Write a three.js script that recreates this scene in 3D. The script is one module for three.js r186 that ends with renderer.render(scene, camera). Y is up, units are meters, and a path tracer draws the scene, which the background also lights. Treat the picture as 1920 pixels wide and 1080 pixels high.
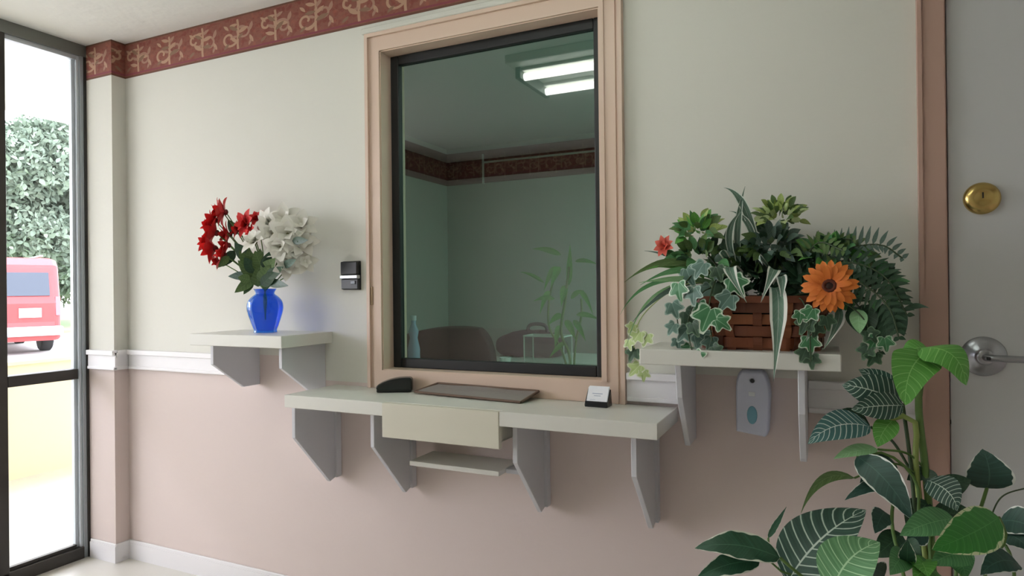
import * as THREE from 'three';
import { RoundedBoxGeometry } from 'three/addons/geometries/RoundedBoxGeometry.js';
import { mergeGeometries } from 'three/addons/utils/BufferGeometryUtils.js';
import { RectAreaLightUniformsLib } from 'three/addons/lights/RectAreaLightUniformsLib.js';

// ------------------------------------------------------------------ camera, sky, lights, exposure
const scene = new THREE.Scene();
const camera = new THREE.PerspectiveCamera(47.06, 1920 / 1080, 0.05, 200);
camera.position.set(0, 1.255, 2.057);
camera.rotation.set(0.00154, 0.44384, -0.01063, 'YXZ');
scene.add(camera);
const renderer = new THREE.WebGLRenderer({ antialias: true });
renderer.shadowMap.enabled = true;
renderer.toneMapping = THREE.LinearToneMapping;
renderer.toneMappingExposure = 2.0;
RectAreaLightUniformsLib.init();
{ // bright hazy sky
  const w = 64, h = 32, d = new Float32Array(w * h * 4), L = 4.3;
  for (let y = 0; y < h; y++) for (let x = 0; x < w; x++) {
    const e = Math.max(0, (y + 0.5) / h * 2 - 1), o = (y * w + x) * 4;
    d[o] = L * (0.98 - 0.14 * e); d[o + 1] = L * (0.98 - 0.1 * e); d[o + 2] = L * (1.06 - 0.02 * e); d[o + 3] = 1;
  }
  const t = new THREE.DataTexture(d, w, h, THREE.RGBAFormat, THREE.FloatType);
  t.mapping = THREE.EquirectangularReflectionMapping; t.magFilter = THREE.LinearFilter; t.needsUpdate = true;
  scene.background = t; scene.environment = t;
}
const sun = new THREE.DirectionalLight(0xfff4e2, 1.4);
sun.position.set(-9, 16, 7); sun.target.position.set(-6, 0, 0);
sun.castShadow = true; sun.shadow.radius = 2; sun.shadow.mapSize.set(2048, 2048);
Object.assign(sun.shadow.camera, { left: -22, right: 22, top: 22, bottom: -22, near: 1, far: 60 });
scene.add(sun, sun.target);

// ------------------------------------------------------------------ helpers
let seed = 7;
const rnd = () => { seed = (seed + 0x6d2b79f5) | 0; let t = Math.imul(seed ^ (seed >>> 15), 1 | seed); t = (t + Math.imul(t ^ (t >>> 7), 61 | t)) ^ t; return ((t ^ (t >>> 14)) >>> 0) / 4294967296; };
const rr = (a, b) => a + (b - a) * rnd();
const V = (a) => new THREE.Vector3(...a);
const used = {};
const numbered = (n) => { const k = used[n] = (used[n] ?? -1) + 1; return k ? n + '_' + String(k).padStart(3, '0') : n; };
function tag(o, label, category, group) { o.userData.label = label; o.userData.category = category; if (group) o.userData.group = group; return o; }
function thing(name, label, category, pos = [0, 0, 0], group) {
  const g = new THREE.Group(); g.name = numbered(name); g.position.set(...pos); scene.add(g); return tag(g, label, category, group);
}
function struct(name) { const g = new THREE.Group(); g.name = name; g.userData.kind = 'structure'; scene.add(g); return g; }
function obj(name, geo, mat, parent, pos, rot) {
  const g = Array.isArray(geo) ? mergeGeometries(geo.map((x) => x.index ? x.toNonIndexed() : x)) : geo;
  const m = new THREE.Mesh(g, mat); m.name = name; m.castShadow = m.receiveShadow = true;
  if (pos) m.position.set(...pos); if (rot) m.rotation.set(...rot);
  parent.add(m); return m;
}
// box from limits, uv in metres
function bx(x0, x1, y0, y1, z0, z1) {
  const g = new THREE.BoxGeometry(x1 - x0, y1 - y0, z1 - z0); g.translate((x0 + x1) / 2, (y0 + y1) / 2, (z0 + z1) / 2);
  const p = g.attributes.position, n = g.attributes.normal, u = g.attributes.uv;
  for (let i = 0; i < p.count; i++) {
    if (Math.abs(n.getX(i)) > 0.5) u.setXY(i, p.getZ(i), p.getY(i)); else if (Math.abs(n.getY(i)) > 0.5) u.setXY(i, p.getX(i), p.getZ(i)); else u.setXY(i, p.getX(i), p.getY(i));
  }
  return g;
}
function rb(x0, x1, y0, y1, z0, z1, r = 0.003) {
  const g = new RoundedBoxGeometry(x1 - x0, y1 - y0, z1 - z0, 2, r); return g.translate((x0 + x1) / 2, (y0 + y1) / 2, (z0 + z1) / 2);
}
function tube(pts, r, seg = 16, rad = 6) { return new THREE.TubeGeometry(new THREE.CatmullRomCurve3(pts.map(V)), seg, r, rad, false); }
function canvas(w, h, draw) {
  const c = document.createElement('canvas'); c.width = w; c.height = h; draw(c.getContext('2d'), w, h);
  const t = new THREE.CanvasTexture(c); t.colorSpace = THREE.SRGBColorSpace; t.wrapS = t.wrapT = THREE.RepeatWrapping; return t;
}
function noiseTex(n, cells, seedling) { // tileable value noise, several octaves, linear
  const d = new Uint8Array(n * n * 4), f = new Float32Array(n * n); let s = seedling;
  const rn = () => { s = (s * 1664525 + 1013904223) >>> 0; return s / 4294967296; };
  for (let c = cells, a = 1; c <= n / 2; c *= 2, a *= 0.6) {
    const g = Float32Array.from({ length: c * c }, rn);
    for (let y = 0; y < n; y++) for (let x = 0; x < n; x++) {
      const fx = x / n * c, fy = y / n * c, x0 = Math.floor(fx), y0 = Math.floor(fy), tx = fx - x0, ty = fy - y0, x1 = (x0 + 1) % c, y1 = (y0 + 1) % c;
      f[y * n + x] += a * ((g[y0 * c + x0] * (1 - tx) + g[y0 * c + x1] * tx) * (1 - ty) + (g[y1 * c + x0] * (1 - tx) + g[y1 * c + x1] * tx) * ty);
    }
  }
  let lo = 1e9, hi = -1e9; for (const v of f) { lo = Math.min(lo, v); hi = Math.max(hi, v); }
  for (let i = 0; i < n * n; i++) { const v = 255 * (f[i] - lo) / (hi - lo); d.set([v, v, v, 255], i * 4); }
  const t = new THREE.DataTexture(d, n, n); t.wrapS = t.wrapT = THREE.RepeatWrapping; t.magFilter = THREE.LinearFilter; t.needsUpdate = true; return t;
}
const plaster = noiseTex(256, 16, 5);
const std = (color, roughness = 0.8, extra = {}) => new THREE.MeshStandardMaterial({ color, roughness, ...extra });
const phys = (o) => new THREE.MeshPhysicalMaterial(o);

// ------------------------------------------------------------------ materials
const M = {
  cream: std('#dbdad0', 0.75, { bumpMap: plaster, bumpScale: 0.0012 }),
  peach: std('#d9cac4', 0.75, { bumpMap: plaster, bumpScale: 0.0012 }),
  ceiling: std('#e9e9e4', 0.9, { bumpMap: plaster, bumpScale: 0.003 }),
  floor: std('#d8d5cc', 0.35, { bumpMap: plaster, bumpScale: 0.0004 }),
  white: std('#e9e7e8', 0.45),
  tan: std('#d8bfac', 0.42),
  tanDoor: std('#b9998a', 0.5),
  shelf: std('#dcdbd2', 0.38),
  bracket: std('#cfcfd3', 0.5),
  drawer: std('#d6d2c0', 0.45),
  bronze: std('#3d3b38', 0.4, { metalness: 0.35 }),
  alu: std('#c6ced4', 0.35, { metalness: 0.1 }),
  rubber: std('#141618', 0.5),
  glass: phys({ color: '#ffffff', roughness: 0, transmission: 1, thickness: 0, ior: 1.5 }),
  tint: phys({ color: '#a4c6bc', roughness: 0, transmission: 1, thickness: 0, ior: 2.2, specularColor: '#d3e8e4' }),
  door: std('#c9cac9', 0.5),
  brass: std('#c7ad6e', 0.25, { metalness: 1 }),
  chrome: std('#a9abb0', 0.3, { metalness: 1 }),
  black: std('#17181a', 0.35),
};
const BORDER_H = 0.165;
const borderMap = canvas(1024, 256, (g, w, h) => {
  g.fillStyle = '#8a5648'; g.fillRect(0, 0, w, h);
  for (let i = 0; i < 900; i++) { g.fillStyle = ['rgba(120,44,40,.25)', 'rgba(170,96,74,.2)', 'rgba(128,70,60,.25)'][i % 3]; g.beginPath(); g.ellipse(rnd() * w, rnd() * h, rr(4, 22), rr(3, 12), rr(0, 3), 0, 7); g.fill(); }
  g.lineCap = 'round';
  const curl = (x, y, r, turn, dir, lw, col) => { g.strokeStyle = col; g.lineWidth = lw; g.beginPath(); for (let i = 0; i <= 30; i++) { const a = turn + dir * i * 0.2, q = r * (1 - i / 38); g[i ? 'lineTo' : 'moveTo'](x + Math.cos(a) * q, y + Math.sin(a) * q); } g.stroke(); };
  const leaf = (x, y, l, a, col) => { g.save(); g.translate(x, y); g.rotate(a); g.fillStyle = col; g.beginPath(); g.moveTo(0, 0); g.quadraticCurveTo(l * 0.5, -l * 0.42, l, 0); g.quadraticCurveTo(l * 0.5, l * 0.3, 0, 0); g.fill(); g.restore(); };
  for (let k = 0; k < 4; k++) {
    const x = k * 256, c1 = '#b8937a', c2 = '#aa8270', c3 = '#8a6a55', up = k % 2 ? 1 : -1;
    curl(x + 62, 128 + 18 * up, 58, 0.5, up, 15, c1); curl(x + 168, 128 - 18 * up, 54, 3.6, -up, 14, c2);
    g.strokeStyle = c1; g.lineWidth = 15; g.beginPath(); g.moveTo(x + 122, 226); g.bezierCurveTo(x + 112, 160, x + 132, 100, x + 118, 34); g.stroke();
    for (let i = 0; i < 7; i++) leaf(x + 120, 60 + i * 20, rr(50, 84), i % 2 ? rr(-0.9, 0.4) : Math.PI + rr(-0.4, 0.9), [c1, c2, c3][i % 3]);
    leaf(x + 220, 60, 66, 1.9, c2); leaf(x + 228, 200, 60, -2, c1); leaf(x + 22, 214, 52, -0.7, c3); leaf(x + 20, 54, 52, 0.8, c1); leaf(x + 196, 216, 46, -1.1, c2);
  }
  g.fillStyle = '#6f4a3a'; g.fillRect(0, 0, w, 12); g.fillRect(0, h - 12, w, 12);
  g.fillStyle = '#84404a'; g.fillRect(0, h - 30, w, 12);
});
const borderMat = std('#ffffff', 0.8, { map: borderMap });
const borderStrip = (x0, x1, y0, y1, z0, z1, along) => { // print repeats every 86 cm
  const g = bx(x0, x1, y0, y1, z0, z1), p = g.attributes.position, u = g.attributes.uv;
  for (let i = 0; i < p.count; i++) u.setXY(i, (along === 'x' ? p.getX(i) : p.getZ(i)) / 0.86, (p.getY(i) - y0) / (y1 - y0));
  return g;
};

// ------------------------------------------------------------------ room shell
const H = 2.44, GX = -3.2, RX = 1.6, BZ = 3.15, GE = 2.25, PZ = 0.068, PX = -3.005;
const WX0 = -1.514, WX1 = -0.652, WY0 = 0.955, WY1 = 2.158, DX0 = 0.287, DX1 = 1.2, DH = 2.1, SPLIT = 0.9, T = 0.14;
{
  const s = struct('floor'); obj('floor_surface', bx(GX - 0.1, RX + 0.14, -0.12, 0, -T, BZ + 0.14), M.floor, s);
  const c = struct('ceiling'); obj('ceiling_surface', bx(GX - 0.1, RX + 0.14, H, H + 0.15, -T, BZ + 0.14), M.ceiling, c);
  const w = struct('wall_front');
  const cuts = [[GX - 0.1, -2.156, SPLIT], [-2.156, -1.802, 0.99], [-1.802, WX0, SPLIT], [WX1, -0.362, SPLIT], [-0.362, -0.052, 0.99], [-0.052, DX0, SPLIT], [DX1, RX + 0.14, SPLIT]]; // the paint rises where the rail is missing
  obj('upper_wall', [...cuts.map(([a, b, y]) => bx(a, b, y, H, -T, 0)), bx(WX0, WX1, WY1, H, -T, 0), bx(WX0, WX1, SPLIT, WY0, -T, 0), bx(DX0, DX1, DH, H, -T, 0)], M.cream, w);
  obj('lower_wall', [...cuts.map(([a, b, y]) => bx(a, b, 0, y, -T, 0)), bx(WX0, WX1, 0, SPLIT, -T, 0)], M.peach, w);
  const p = struct('pillar_corner');
  obj('upper_wall', bx(GX, PX, SPLIT, H, 0, PZ), M.cream, p); obj('lower_wall', bx(GX, PX, 0, SPLIT, 0, PZ), M.peach, p);
  const r = struct('wall_right'); obj('upper_wall', bx(RX, RX + 0.14, SPLIT, H, 0, BZ), M.cream, r); obj('lower_wall', bx(RX, RX + 0.14, 0, SPLIT, 0, BZ), M.peach, r);
  const b = struct('wall_back'); obj('upper_wall', bx(GX - 0.1, RX + 0.14, SPLIT, H, BZ, BZ + 0.14), M.cream, b); obj('lower_wall', bx(GX - 0.1, RX + 0.14, 0, SPLIT, BZ, BZ + 0.14), M.peach, b);
  const l = struct('wall_left'); obj('upper_wall', bx(GX - 0.1, GX + 0.008, SPLIT, H, GE, BZ), M.cream, l); obj('lower_wall', bx(GX - 0.1, GX + 0.008, 0, SPLIT, GE, BZ), M.peach, l);
  // wallpaper border under the ceiling
  const t1 = struct('trim_1');
  obj('border_strip', borderStrip(PX, RX, H - BORDER_H, H, 0, 0.0015, 'x'), borderMat, t1);
  obj('border_strip', borderStrip(GX + 0.01, PX + 0.0015, H - BORDER_H, H, PZ, PZ + 0.0015, 'x'), borderMat, t1);
  obj('border_strip', borderStrip(PX, PX + 0.0015, H - BORDER_H, H, 0.0015, PZ, 'z'), borderMat, t1);
  obj('border_strip', borderStrip(RX - 0.0015, RX, H - BORDER_H, H, 0.0015, BZ - 0.0015, 'z'), borderMat, t1);
  obj('border_strip', borderStrip(GX, RX, H - BORDER_H, H, BZ - 0.0015, BZ, 'x'), borderMat, t1);
  obj('border_strip', borderStrip(GX + 0.008, GX + 0.0095, H - BORDER_H, H, GE, BZ - 0.0015, 'z'), borderMat, t1);
  // chair rail
  const rail = (x0, x1, z) => [bx(x0, x1, 0.897, 0.978, z, z + 0.012), rb(x0, x1, 0.965, 0.988, z, z + 0.024, 0.004), rb(x0, x1, 0.897, 0.912, z, z + 0.018, 0.004)].map((g) => g.toNonIndexed());
  const t2 = struct('trim_2');
  obj('chair_rail', rail(PX + 0.024, -2.165, 0), M.white, t2);
  obj('chair_rail', rail(GX + 0.02, PX + 0.024, PZ), M.white, t2);
  obj('chair_rail', [bx(PX, PX + 0.012, 0.897, 0.978, 0, PZ), bx(PX, PX + 0.024, 0.965, 0.988, 0, PZ), bx(PX, PX + 0.018, 0.897, 0.912, 0, PZ)], M.white, t2);
  obj('chair_rail', rail(-0.574, -0.375, 0), M.white, t2);
  obj('chair_rail', rail(-0.05, 0.222, 0), M.white, t2);
  // baseboards
  const base = (x0, x1, z) => [bx(x0, x1, 0, 0.075, z, z + 0.012), rb(x0, x1, 0.068, 0.088, z, z + 0.01, 0.004)].map((g) => g.toNonIndexed());
  const bf = struct('baseboard_front');
  obj('baseboard_strip', base(PX + 0.012, 0.222, 0), M.white, bf); obj('baseboard_strip', base(GX + 0.02, PX + 0.012, PZ), M.white, bf);
  obj('baseboard_strip', [bx(PX, PX + 0.012, 0, 0.085, 0, PZ)], M.white, bf);
}

// ------------------------------------------------------------------ storefront glazing on the left
{
  const w = struct('window_1'), x0 = GX - 0.06, x1 = GX + 0.008;
  const zs = [0.415, 1.33];
  obj('header', [bx(x0, x1, 2.385, H, PZ, GE)], std('#767974', 0.4, { metalness: 0.3 }), w);
  obj('header_stop', [bx(GX - 0.03, GX - 0.005, 2.365, 2.385, PZ, GE)], M.alu, w);
  obj('jamb', [bx(x0, x1 - 0.004, 0, 2.385, PZ + 0.012, 0.096)], std('#a2a9ae', 0.4, { metalness: 0.1 }), w);
  obj('jamb_edge', [bx(x0, x1, 0, 2.385, PZ, PZ + 0.012)], M.bronze, w);
  obj('jamb_stop', [bx(x0 + 0.012, GX - 0.004, 0.055, 2.385, 0.096, 0.108), bx(x0 + 0.02, GX - 0.02, 0.055, 2.385, 0.108, 0.122)], M.alu, w);
  for (const z of zs) { obj('mullion', rb(x0, x1, 0, 2.385, z, z + 0.055, 0.003), M.bronze, w); }
  obj('end_jamb', bx(x0, x1, 0, 2.385, GE - 0.05, GE), M.bronze, w);
  obj('sill', [rb(x0, x1, 0, 0.055, 0.096, GE - 0.05, 0.003), bx(GX - 0.03, GX - 0.01, 0.055, 0.07, 0.122, GE - 0.05)], M.bronze, w);
  const edges = [[0.122, zs[0]], ...zs.map((z, i) => [z + 0.055, zs[i + 1] ?? GE - 0.05])];
  for (const [a, b] of edges) {
    obj('mid_rail', rb(x0, x1, 0.852, 0.9, a - 0.004, b, 0.003), M.bronze, w);
    const pane = (y0, y1) => { const g = new THREE.PlaneGeometry(b - a + 0.01, y1 - y0); g.rotateY(Math.PI / 2); g.translate(GX - 0.028, (y0 + y1) / 2, (a + b) / 2); return g; };
    obj('pane', pane(0.05, 0.86), M.glass, w); obj('pane', pane(0.895, 2.39), M.glass, w);
  }
}

// ------------------------------------------------------------------ service window in the front wall
{
  const w = struct('window_2'), oz = -0.047;
  const lx = -1.578, rx = -0.576, ty = 2.228, by = 0.887;
  const side = (x0, x1, y0, y1) => [bx(x0, x1, y0, y1, 0, 0.016)];
  obj('casing', [...side(lx, WX0, by, ty), bx(lx, lx + 0.014, by, ty, 0.016, 0.026), bx(WX0 - 0.02, WX0, WY0, WY1, 0.016, 0.021)], M.tan, w);
  obj('casing', [...side(WX1, rx, by, ty), bx(rx - 0.014, rx, by, ty, 0.016, 0.026), bx(rx - 0.034, rx - 0.022, by, ty - 0.03, 0.016, 0.022), bx(WX1, WX1 + 0.016, WY0, WY1, 0.016, 0.021)], M.tan, w);
  obj('casing', [...side(WX0, WX1, WY1, ty), bx(lx + 0.014, rx - 0.014, ty - 0.014, ty, 0.016, 0.026), bx(WX0 - 0.02, WX1 + 0.016, WY1, WY1 + 0.018, 0.016, 0.021)], M.tan, w);
  obj('casing', [...side(WX0, WX1, by, WY0)], M.tan, w);
  obj('head_moulding', rb(lx - 0.012, rx + 0.012, ty, ty + 0.022, 0, 0.032, 0.006), M.cream, w);
  obj('reveal', [bx(WX0, WX0 + 0.004, WY0, WY1, -T, 0.014), bx(WX1 - 0.004, WX1, WY0, WY1, -T, 0.014), bx(WX0, WX1, WY1 - 0.004, WY1, -T, 0.014), bx(WX0, WX1, WY0, WY0 + 0.004, -T, 0.014)], M.tan, w);
  const f = 0.036, z0 = -0.075, z1 = oz;
  const a = WX0 + 0.004, b = WX1 - 0.004, c = WY0 + 0.004, d = WY1 - 0.004;
  obj('frame', [rb(a, a + f, c, d, z0, z1, 0.004)], M.rubber, w); obj('frame', [rb(b - f, b, c, d, z0, z1, 0.004)], M.rubber, w);
  obj('frame', [rb(a + f, b - f, d - f, d, z0, z1, 0.004)], M.rubber, w); obj('frame', [rb(a + f, b - f, c, c + f, z0, z1, 0.004)], M.rubber, w);
  const g = new THREE.PlaneGeometry(b - a - 2 * f + 0.01, d - c - 2 * f + 0.01); g.translate((a + b) / 2, (c + d) / 2, -0.062);
  obj('pane', g, M.tint, w);
  obj('strike_plate', rb(lx + 0.012, lx + 0.024, 1.2, 1.27, 0.016, 0.0205, 0.002), std('#9a8468', 0.4, { metalness: 0.6 }), w);
}

// ------------------------------------------------------------------ door at the right
{
  const d = struct('door_1');
  obj('casing', [bx(0.222, DX0 - 0.004, 0, DH + 0.06, 0, 0.02), bx(0.222, 0.232, 0, DH + 0.06, 0.02, 0.026)], M.tanDoor, d);
  obj('casing', bx(DX1, DX1 + 0.065, 0, DH + 0.06, 0, 0.02), M.tanDoor, d);
  obj('casing', bx(0.222, DX1 + 0.065, DH, DH + 0.065, 0, 0.02), M.tanDoor, d);
  obj('jamb', [bx(DX0 - 0.004, DX0, 0, DH, -T, 0.01)], M.tanDoor, d);
  obj('leaf', rb(DX0 + 0.003, DX1 - 0.003, 0.005, DH - 0.003, -0.045, 0, 0.002), M.door, d);
  const lock = (name, y, prof, mat) => { const l = obj(name, new THREE.LatheGeometry(prof.map(([r, h]) => new THREE.Vector2(r, h)), 40).rotateX(Math.PI / 2), mat, d, [0.363, y, 0]); return l; };
  const db = lock('deadbolt', 1.475, [[0, 0.016], [0.016, 0.016], [0.019, 0.02], [0.03, 0.018], [0.039, 0.01], [0.041, 0.004], [0.041, 0]], M.brass);
  obj('keyhole', rb(-0.0016, 0.0016, -0.001, 0.014, 0.0155, 0.0175, 0.0004), M.black, db);
  const lv = lock('lever_rose', 1.069, [[0, 0.03], [0.016, 0.03], [0.02, 0.026], [0.024, 0.018], [0.038, 0.013], [0.049, 0.006], [0.051, 0]], M.chrome);
  const arm = new THREE.TubeGeometry(new THREE.CatmullRomCurve3([V([0, 0, 0.028]), V([0, 0, 0.046]), V([0.02, 0, 0.054]), V([0.07, -0.001, 0.054]), V([0.125, -0.003, 0.05])]), 30, 0.0095, 12); arm.scale(1, 0.9, 1);
  obj('lever_handle', arm, M.chrome, lv); obj('keyhole', rb(-0.004, 0.004, -0.004, 0.004, 0.05, 0.064, 0.001), M.black, lv);
  obj('hinge_stop', rb(DX0 - 0.006, DX0 + 0.004, 0.89, 0.9, 0.0, 0.004, 0.001), M.black, d);
}

// ------------------------------------------------------------------ shelves
function gusset(profile, thick, x) { // profile in (z, y); the plate starts at x and is thick wide
  const s = new THREE.Shape(profile.map(([z, y]) => new THREE.Vector2(z, y)));
  const g = new THREE.ExtrudeGeometry(s, { depth: thick - 0.003, bevelEnabled: true, bevelSize: 0.0015, bevelThickness: 0.0015, bevelSegments: 1 });
  return g.rotateY(-Math.PI / 2).translate(x + thick - 0.0015, 0, 0);
}
{
  const s = thing('service_ledge', 'long cream ledge with drawer on four grey brackets under service window', 'ledge');
  const top = 0.886, th = 0.045, D = 0.272, x0 = -1.75, x1 = -0.42, n0 = -1.329, n1 = -0.893;
  const sh = new THREE.Shape([[x0, 0.002], [x1, 0.002], [x1, D], [n1, D], [n1, D - 0.022], [n0, D - 0.022], [n0, D], [x0, D]].map((p) => new THREE.Vector2(p[0], -p[1])).reverse());
  const g = new THREE.ExtrudeGeometry(sh, { depth: th - 0.004, bevelEnabled: true, bevelSize: 0.002, bevelThickness: 0.002, bevelSegments: 2 }).rotateX(-Math.PI / 2).translate(0, top - th + 0.002, 0);
  obj('ledge_top', g, M.shelf, s);
  const prof = [[0.03, top - th], [0.238, top - th], [0.238, 0.726], [0.055, 0.522], [0.03, 0.53]];
  for (const x of [-1.752, -1.402, -0.868, -0.5]) {
    const b = obj('bracket', gusset(prof, 0.016, x), M.bracket, s);
    obj('wall_cleat', rb(x - 0.004, x + 0.026, 0.53, top - th, 0.001, 0.03, 0.002), M.bracket, b);
  }
  const dr = obj('drawer', rb(n0 + 0.003, n1 - 0.003, 0.772, top - 0.001, D - 0.018, D + 0.004, 0.002), M.drawer, s);
  obj('drawer_box', [bx(n0 + 0.03, n0 + 0.042, 0.785, top - th - 0.004, 0.04, D - 0.018), bx(n1 - 0.03, n1 - 0.018, 0.785, top - th - 0.004, 0.04, D - 0.018), bx(n0 + 0.03, n1 - 0.018, 0.782, 0.788, 0.04, D - 0.018)], M.drawer, dr);
  obj('lower_shelf', rb(-1.302, -0.958, 0.652, 0.668, 0.002, 0.156, 0.002), M.shelf, s);
  obj('shelf_cleat', rb(-0.958, -0.869, 0.65, 0.664, 0.002, 0.105, 0.002), M.bracket, s);
}
{
  const s = thing('wall_shelf', 'short cream shelf left of service window carrying the blue vase', 'shelf');
  obj('shelf_top', rb(-2.24, -1.765, 1.05, 1.095, 0.001, 0.272, 0.003), M.shelf, s);
  const prof = [[0.002, 1.05], [0.232, 1.05], [0.232, 0.974], [0.085, 0.868], [0.002, 0.868]];
  for (const x of [-2.172, -1.818]) obj('bracket', gusset(prof, 0.016, x), M.bracket, s);
}
{
  const s = thing('wall_shelf', 'short cream shelf right of service window carrying the flower basket', 'shelf');
  obj('shelf_top', rb(-0.47, 0.031, 1.043, 1.086, 0.001, 0.252, 0.003), M.shelf, s);
  const prof = [[0.002, 1.043], [0.225, 1.043], [0.205, 0.95], [0.098, 0.795], [0.002, 0.795]];
  obj('bracket', gusset(prof, 0.016, -0.378), M.bracket, s);
  obj('bracket', gusset([[0.002, 1.043], [0.235, 1.043], [0.23, 0.93], [0.15, 0.8], [0.14, 0.79], [0.002, 0.79]], 0.017, -0.068), M.bracket, s);
}

// ------------------------------------------------------------------ small things on the wall and the ledge
{
  const t = thing('wall_box', 'small black wall box with silver band left of window casing', 'device', [-1.664, 1.314, 0]);
  obj('backplate', rb(-0.043, 0.043, -0.056, 0.056, 0.0005, 0.008, 0.003), M.black, t);
  obj('upper_cover', rb(-0.041, 0.041, 0.002, 0.054, 0.008, 0.024, 0.005), M.black, t);
  obj('band', rb(-0.042, 0.042, -0.012, 0.001, 0.008, 0.026, 0.002), std('#c9cccf', 0.3, { metalness: 0.6 }), t);
  obj('lower_cover', rb(-0.041, 0.041, -0.054, -0.013, 0.008, 0.02, 0.004), std('#2a2c30', 0.3), t);
  obj('button', rb(0.008, 0.03, -0.034, -0.02, 0.02, 0.024, 0.002), std('#7c8085', 0.4, { metalness: 0.5 }), t);
}
{
  const t = thing('air_freshener', 'white wall dispenser with teal oval under right shelf', 'dispenser', [-0.196, 0.915, 0]);
  const sh = new THREE.Shape(); sh.moveTo(-0.044, -0.078); sh.lineTo(0.036, -0.088); sh.quadraticCurveTo(0.043, -0.085, 0.044, -0.07); sh.lineTo(0.05, 0.03); sh.quadraticCurveTo(0.047, 0.09, 0.03, 0.098); sh.lineTo(-0.03, 0.098); sh.quadraticCurveTo(-0.042, 0.09, -0.044, 0.05); sh.closePath();
  obj('cover', new THREE.ExtrudeGeometry(sh, { depth: 0.03, bevelEnabled: true, bevelSize: 0.008, bevelThickness: 0.012, bevelSegments: 4, curveSegments: 8 }).scale(0.86, 0.93, 1).translate(0, 0, 0.012), std('#c9cddd', 0.35), t);
  const ov = new THREE.SphereGeometry(1, 24, 12); ov.scale(0.014, 0.026, 0.003);
  obj('oval_badge', ov, std('#6fa3b4', 0.4), t, [0.0, -0.028, 0.0545]);
  obj('lock', new THREE.CylinderGeometry(0.006, 0.006, 0.004, 20).rotateX(Math.PI / 2), M.black, t, [0.002, 0.07, 0.055]);
  obj('indicator', rb(-0.009, 0.009, 0.026, 0.038, 0.052, 0.0555, 0.001), std('#dfe4e8', 0.3), t);
}
{ // black device on the ledge
  const t = thing('desk_stapler', 'black rounded stapler on ledge in front of casing', 'stapler', [-1.42, 0.887, 0.07]);
  t.rotation.y = 0.5;
  const body = (len, h0, h1, w, y) => { const s = new THREE.Shape(); s.moveTo(-len / 2, 0); s.lineTo(len / 2, 0); s.lineTo(len / 2, h1 - 0.008); s.quadraticCurveTo(len / 2, h1, len / 2 - 0.01, h1); s.quadraticCurveTo(-len * 0.1, h1 * 1.04, -len / 2 + 0.006, h0); s.quadraticCurveTo(-len / 2 - 0.004, h0 * 0.6, -len / 2, 0); return new THREE.ExtrudeGeometry(s, { depth: w - 0.012, bevelEnabled: true, bevelSize: 0.005, bevelThickness: 0.006, bevelSegments: 4, curveSegments: 10 }).translate(0, y, -w / 2 + 0.006); };
  obj('base', rb(-0.064, 0.062, 0, 0.012, -0.024, 0.024, 0.005), std('#101112', 0.4), t);
  obj('top_cover', body(0.118, 0.012, 0.034, 0.05, 0.013), std('#1b201f', 0.25), t);
  obj('pad', rb(-0.036, 0.004, 0.034, 0.039, -0.014, 0.014, 0.002), std('#59625f', 0.3), t, [0, -0.003, 0], [0, 0, 0.22]);
}
{ // grey mat leaning against the sill
  const t = thing('counter_mat', 'grey brown mat lying on ledge below the window pane', 'mat');
  const a = V([-1.326, 0.891, 0.085]), b = V([-0.891, 0.888, 0.128]), c = V([-0.872, 0.91, 0.024]), d = V([-1.264, 0.916, 0.024]);
  const grid = (inset, lift) => { const g = new THREE.PlaneGeometry(1, 1, 12, 6), p = g.attributes.position; for (let i = 0; i < p.count; i++) { const u = inset + (p.getX(i) + 0.5) * (1 - 2 * inset), v = inset * 2.4 + (p.getY(i) + 0.5) * (1 - 4.8 * inset); const q = a.clone().lerp(b, u).lerp(d.clone().lerp(c, u), v); q.y += lift + 0.0016 * Math.sin(u * 9 + v * 4); p.setXYZ(i, q.x, q.y, q.z); } g.computeVertexNormals(); return g; };
  const edge = []; const cs = [a, b, c, d]; for (let i = 0; i < 4; i++) { const p = cs[i], q = cs[(i + 1) % 4], o = [0.0, 0.004, 0.0]; edge.push(tube([[p.x, p.y + 0.003, p.z], [(p.x + q.x) / 2, (p.y + q.y) / 2 + 0.003, (p.z + q.z) / 2], [q.x, q.y + 0.003, q.z]], 0.0042, 10, 6)); }
  obj('pad', grid(0.0, 0.003), std('#8b8480', 0.7, { bumpMap: plaster, bumpScale: 0.001, side: THREE.DoubleSide }), t);
  obj('binding', edge, std('#6d5648', 0.7), t);
}
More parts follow.
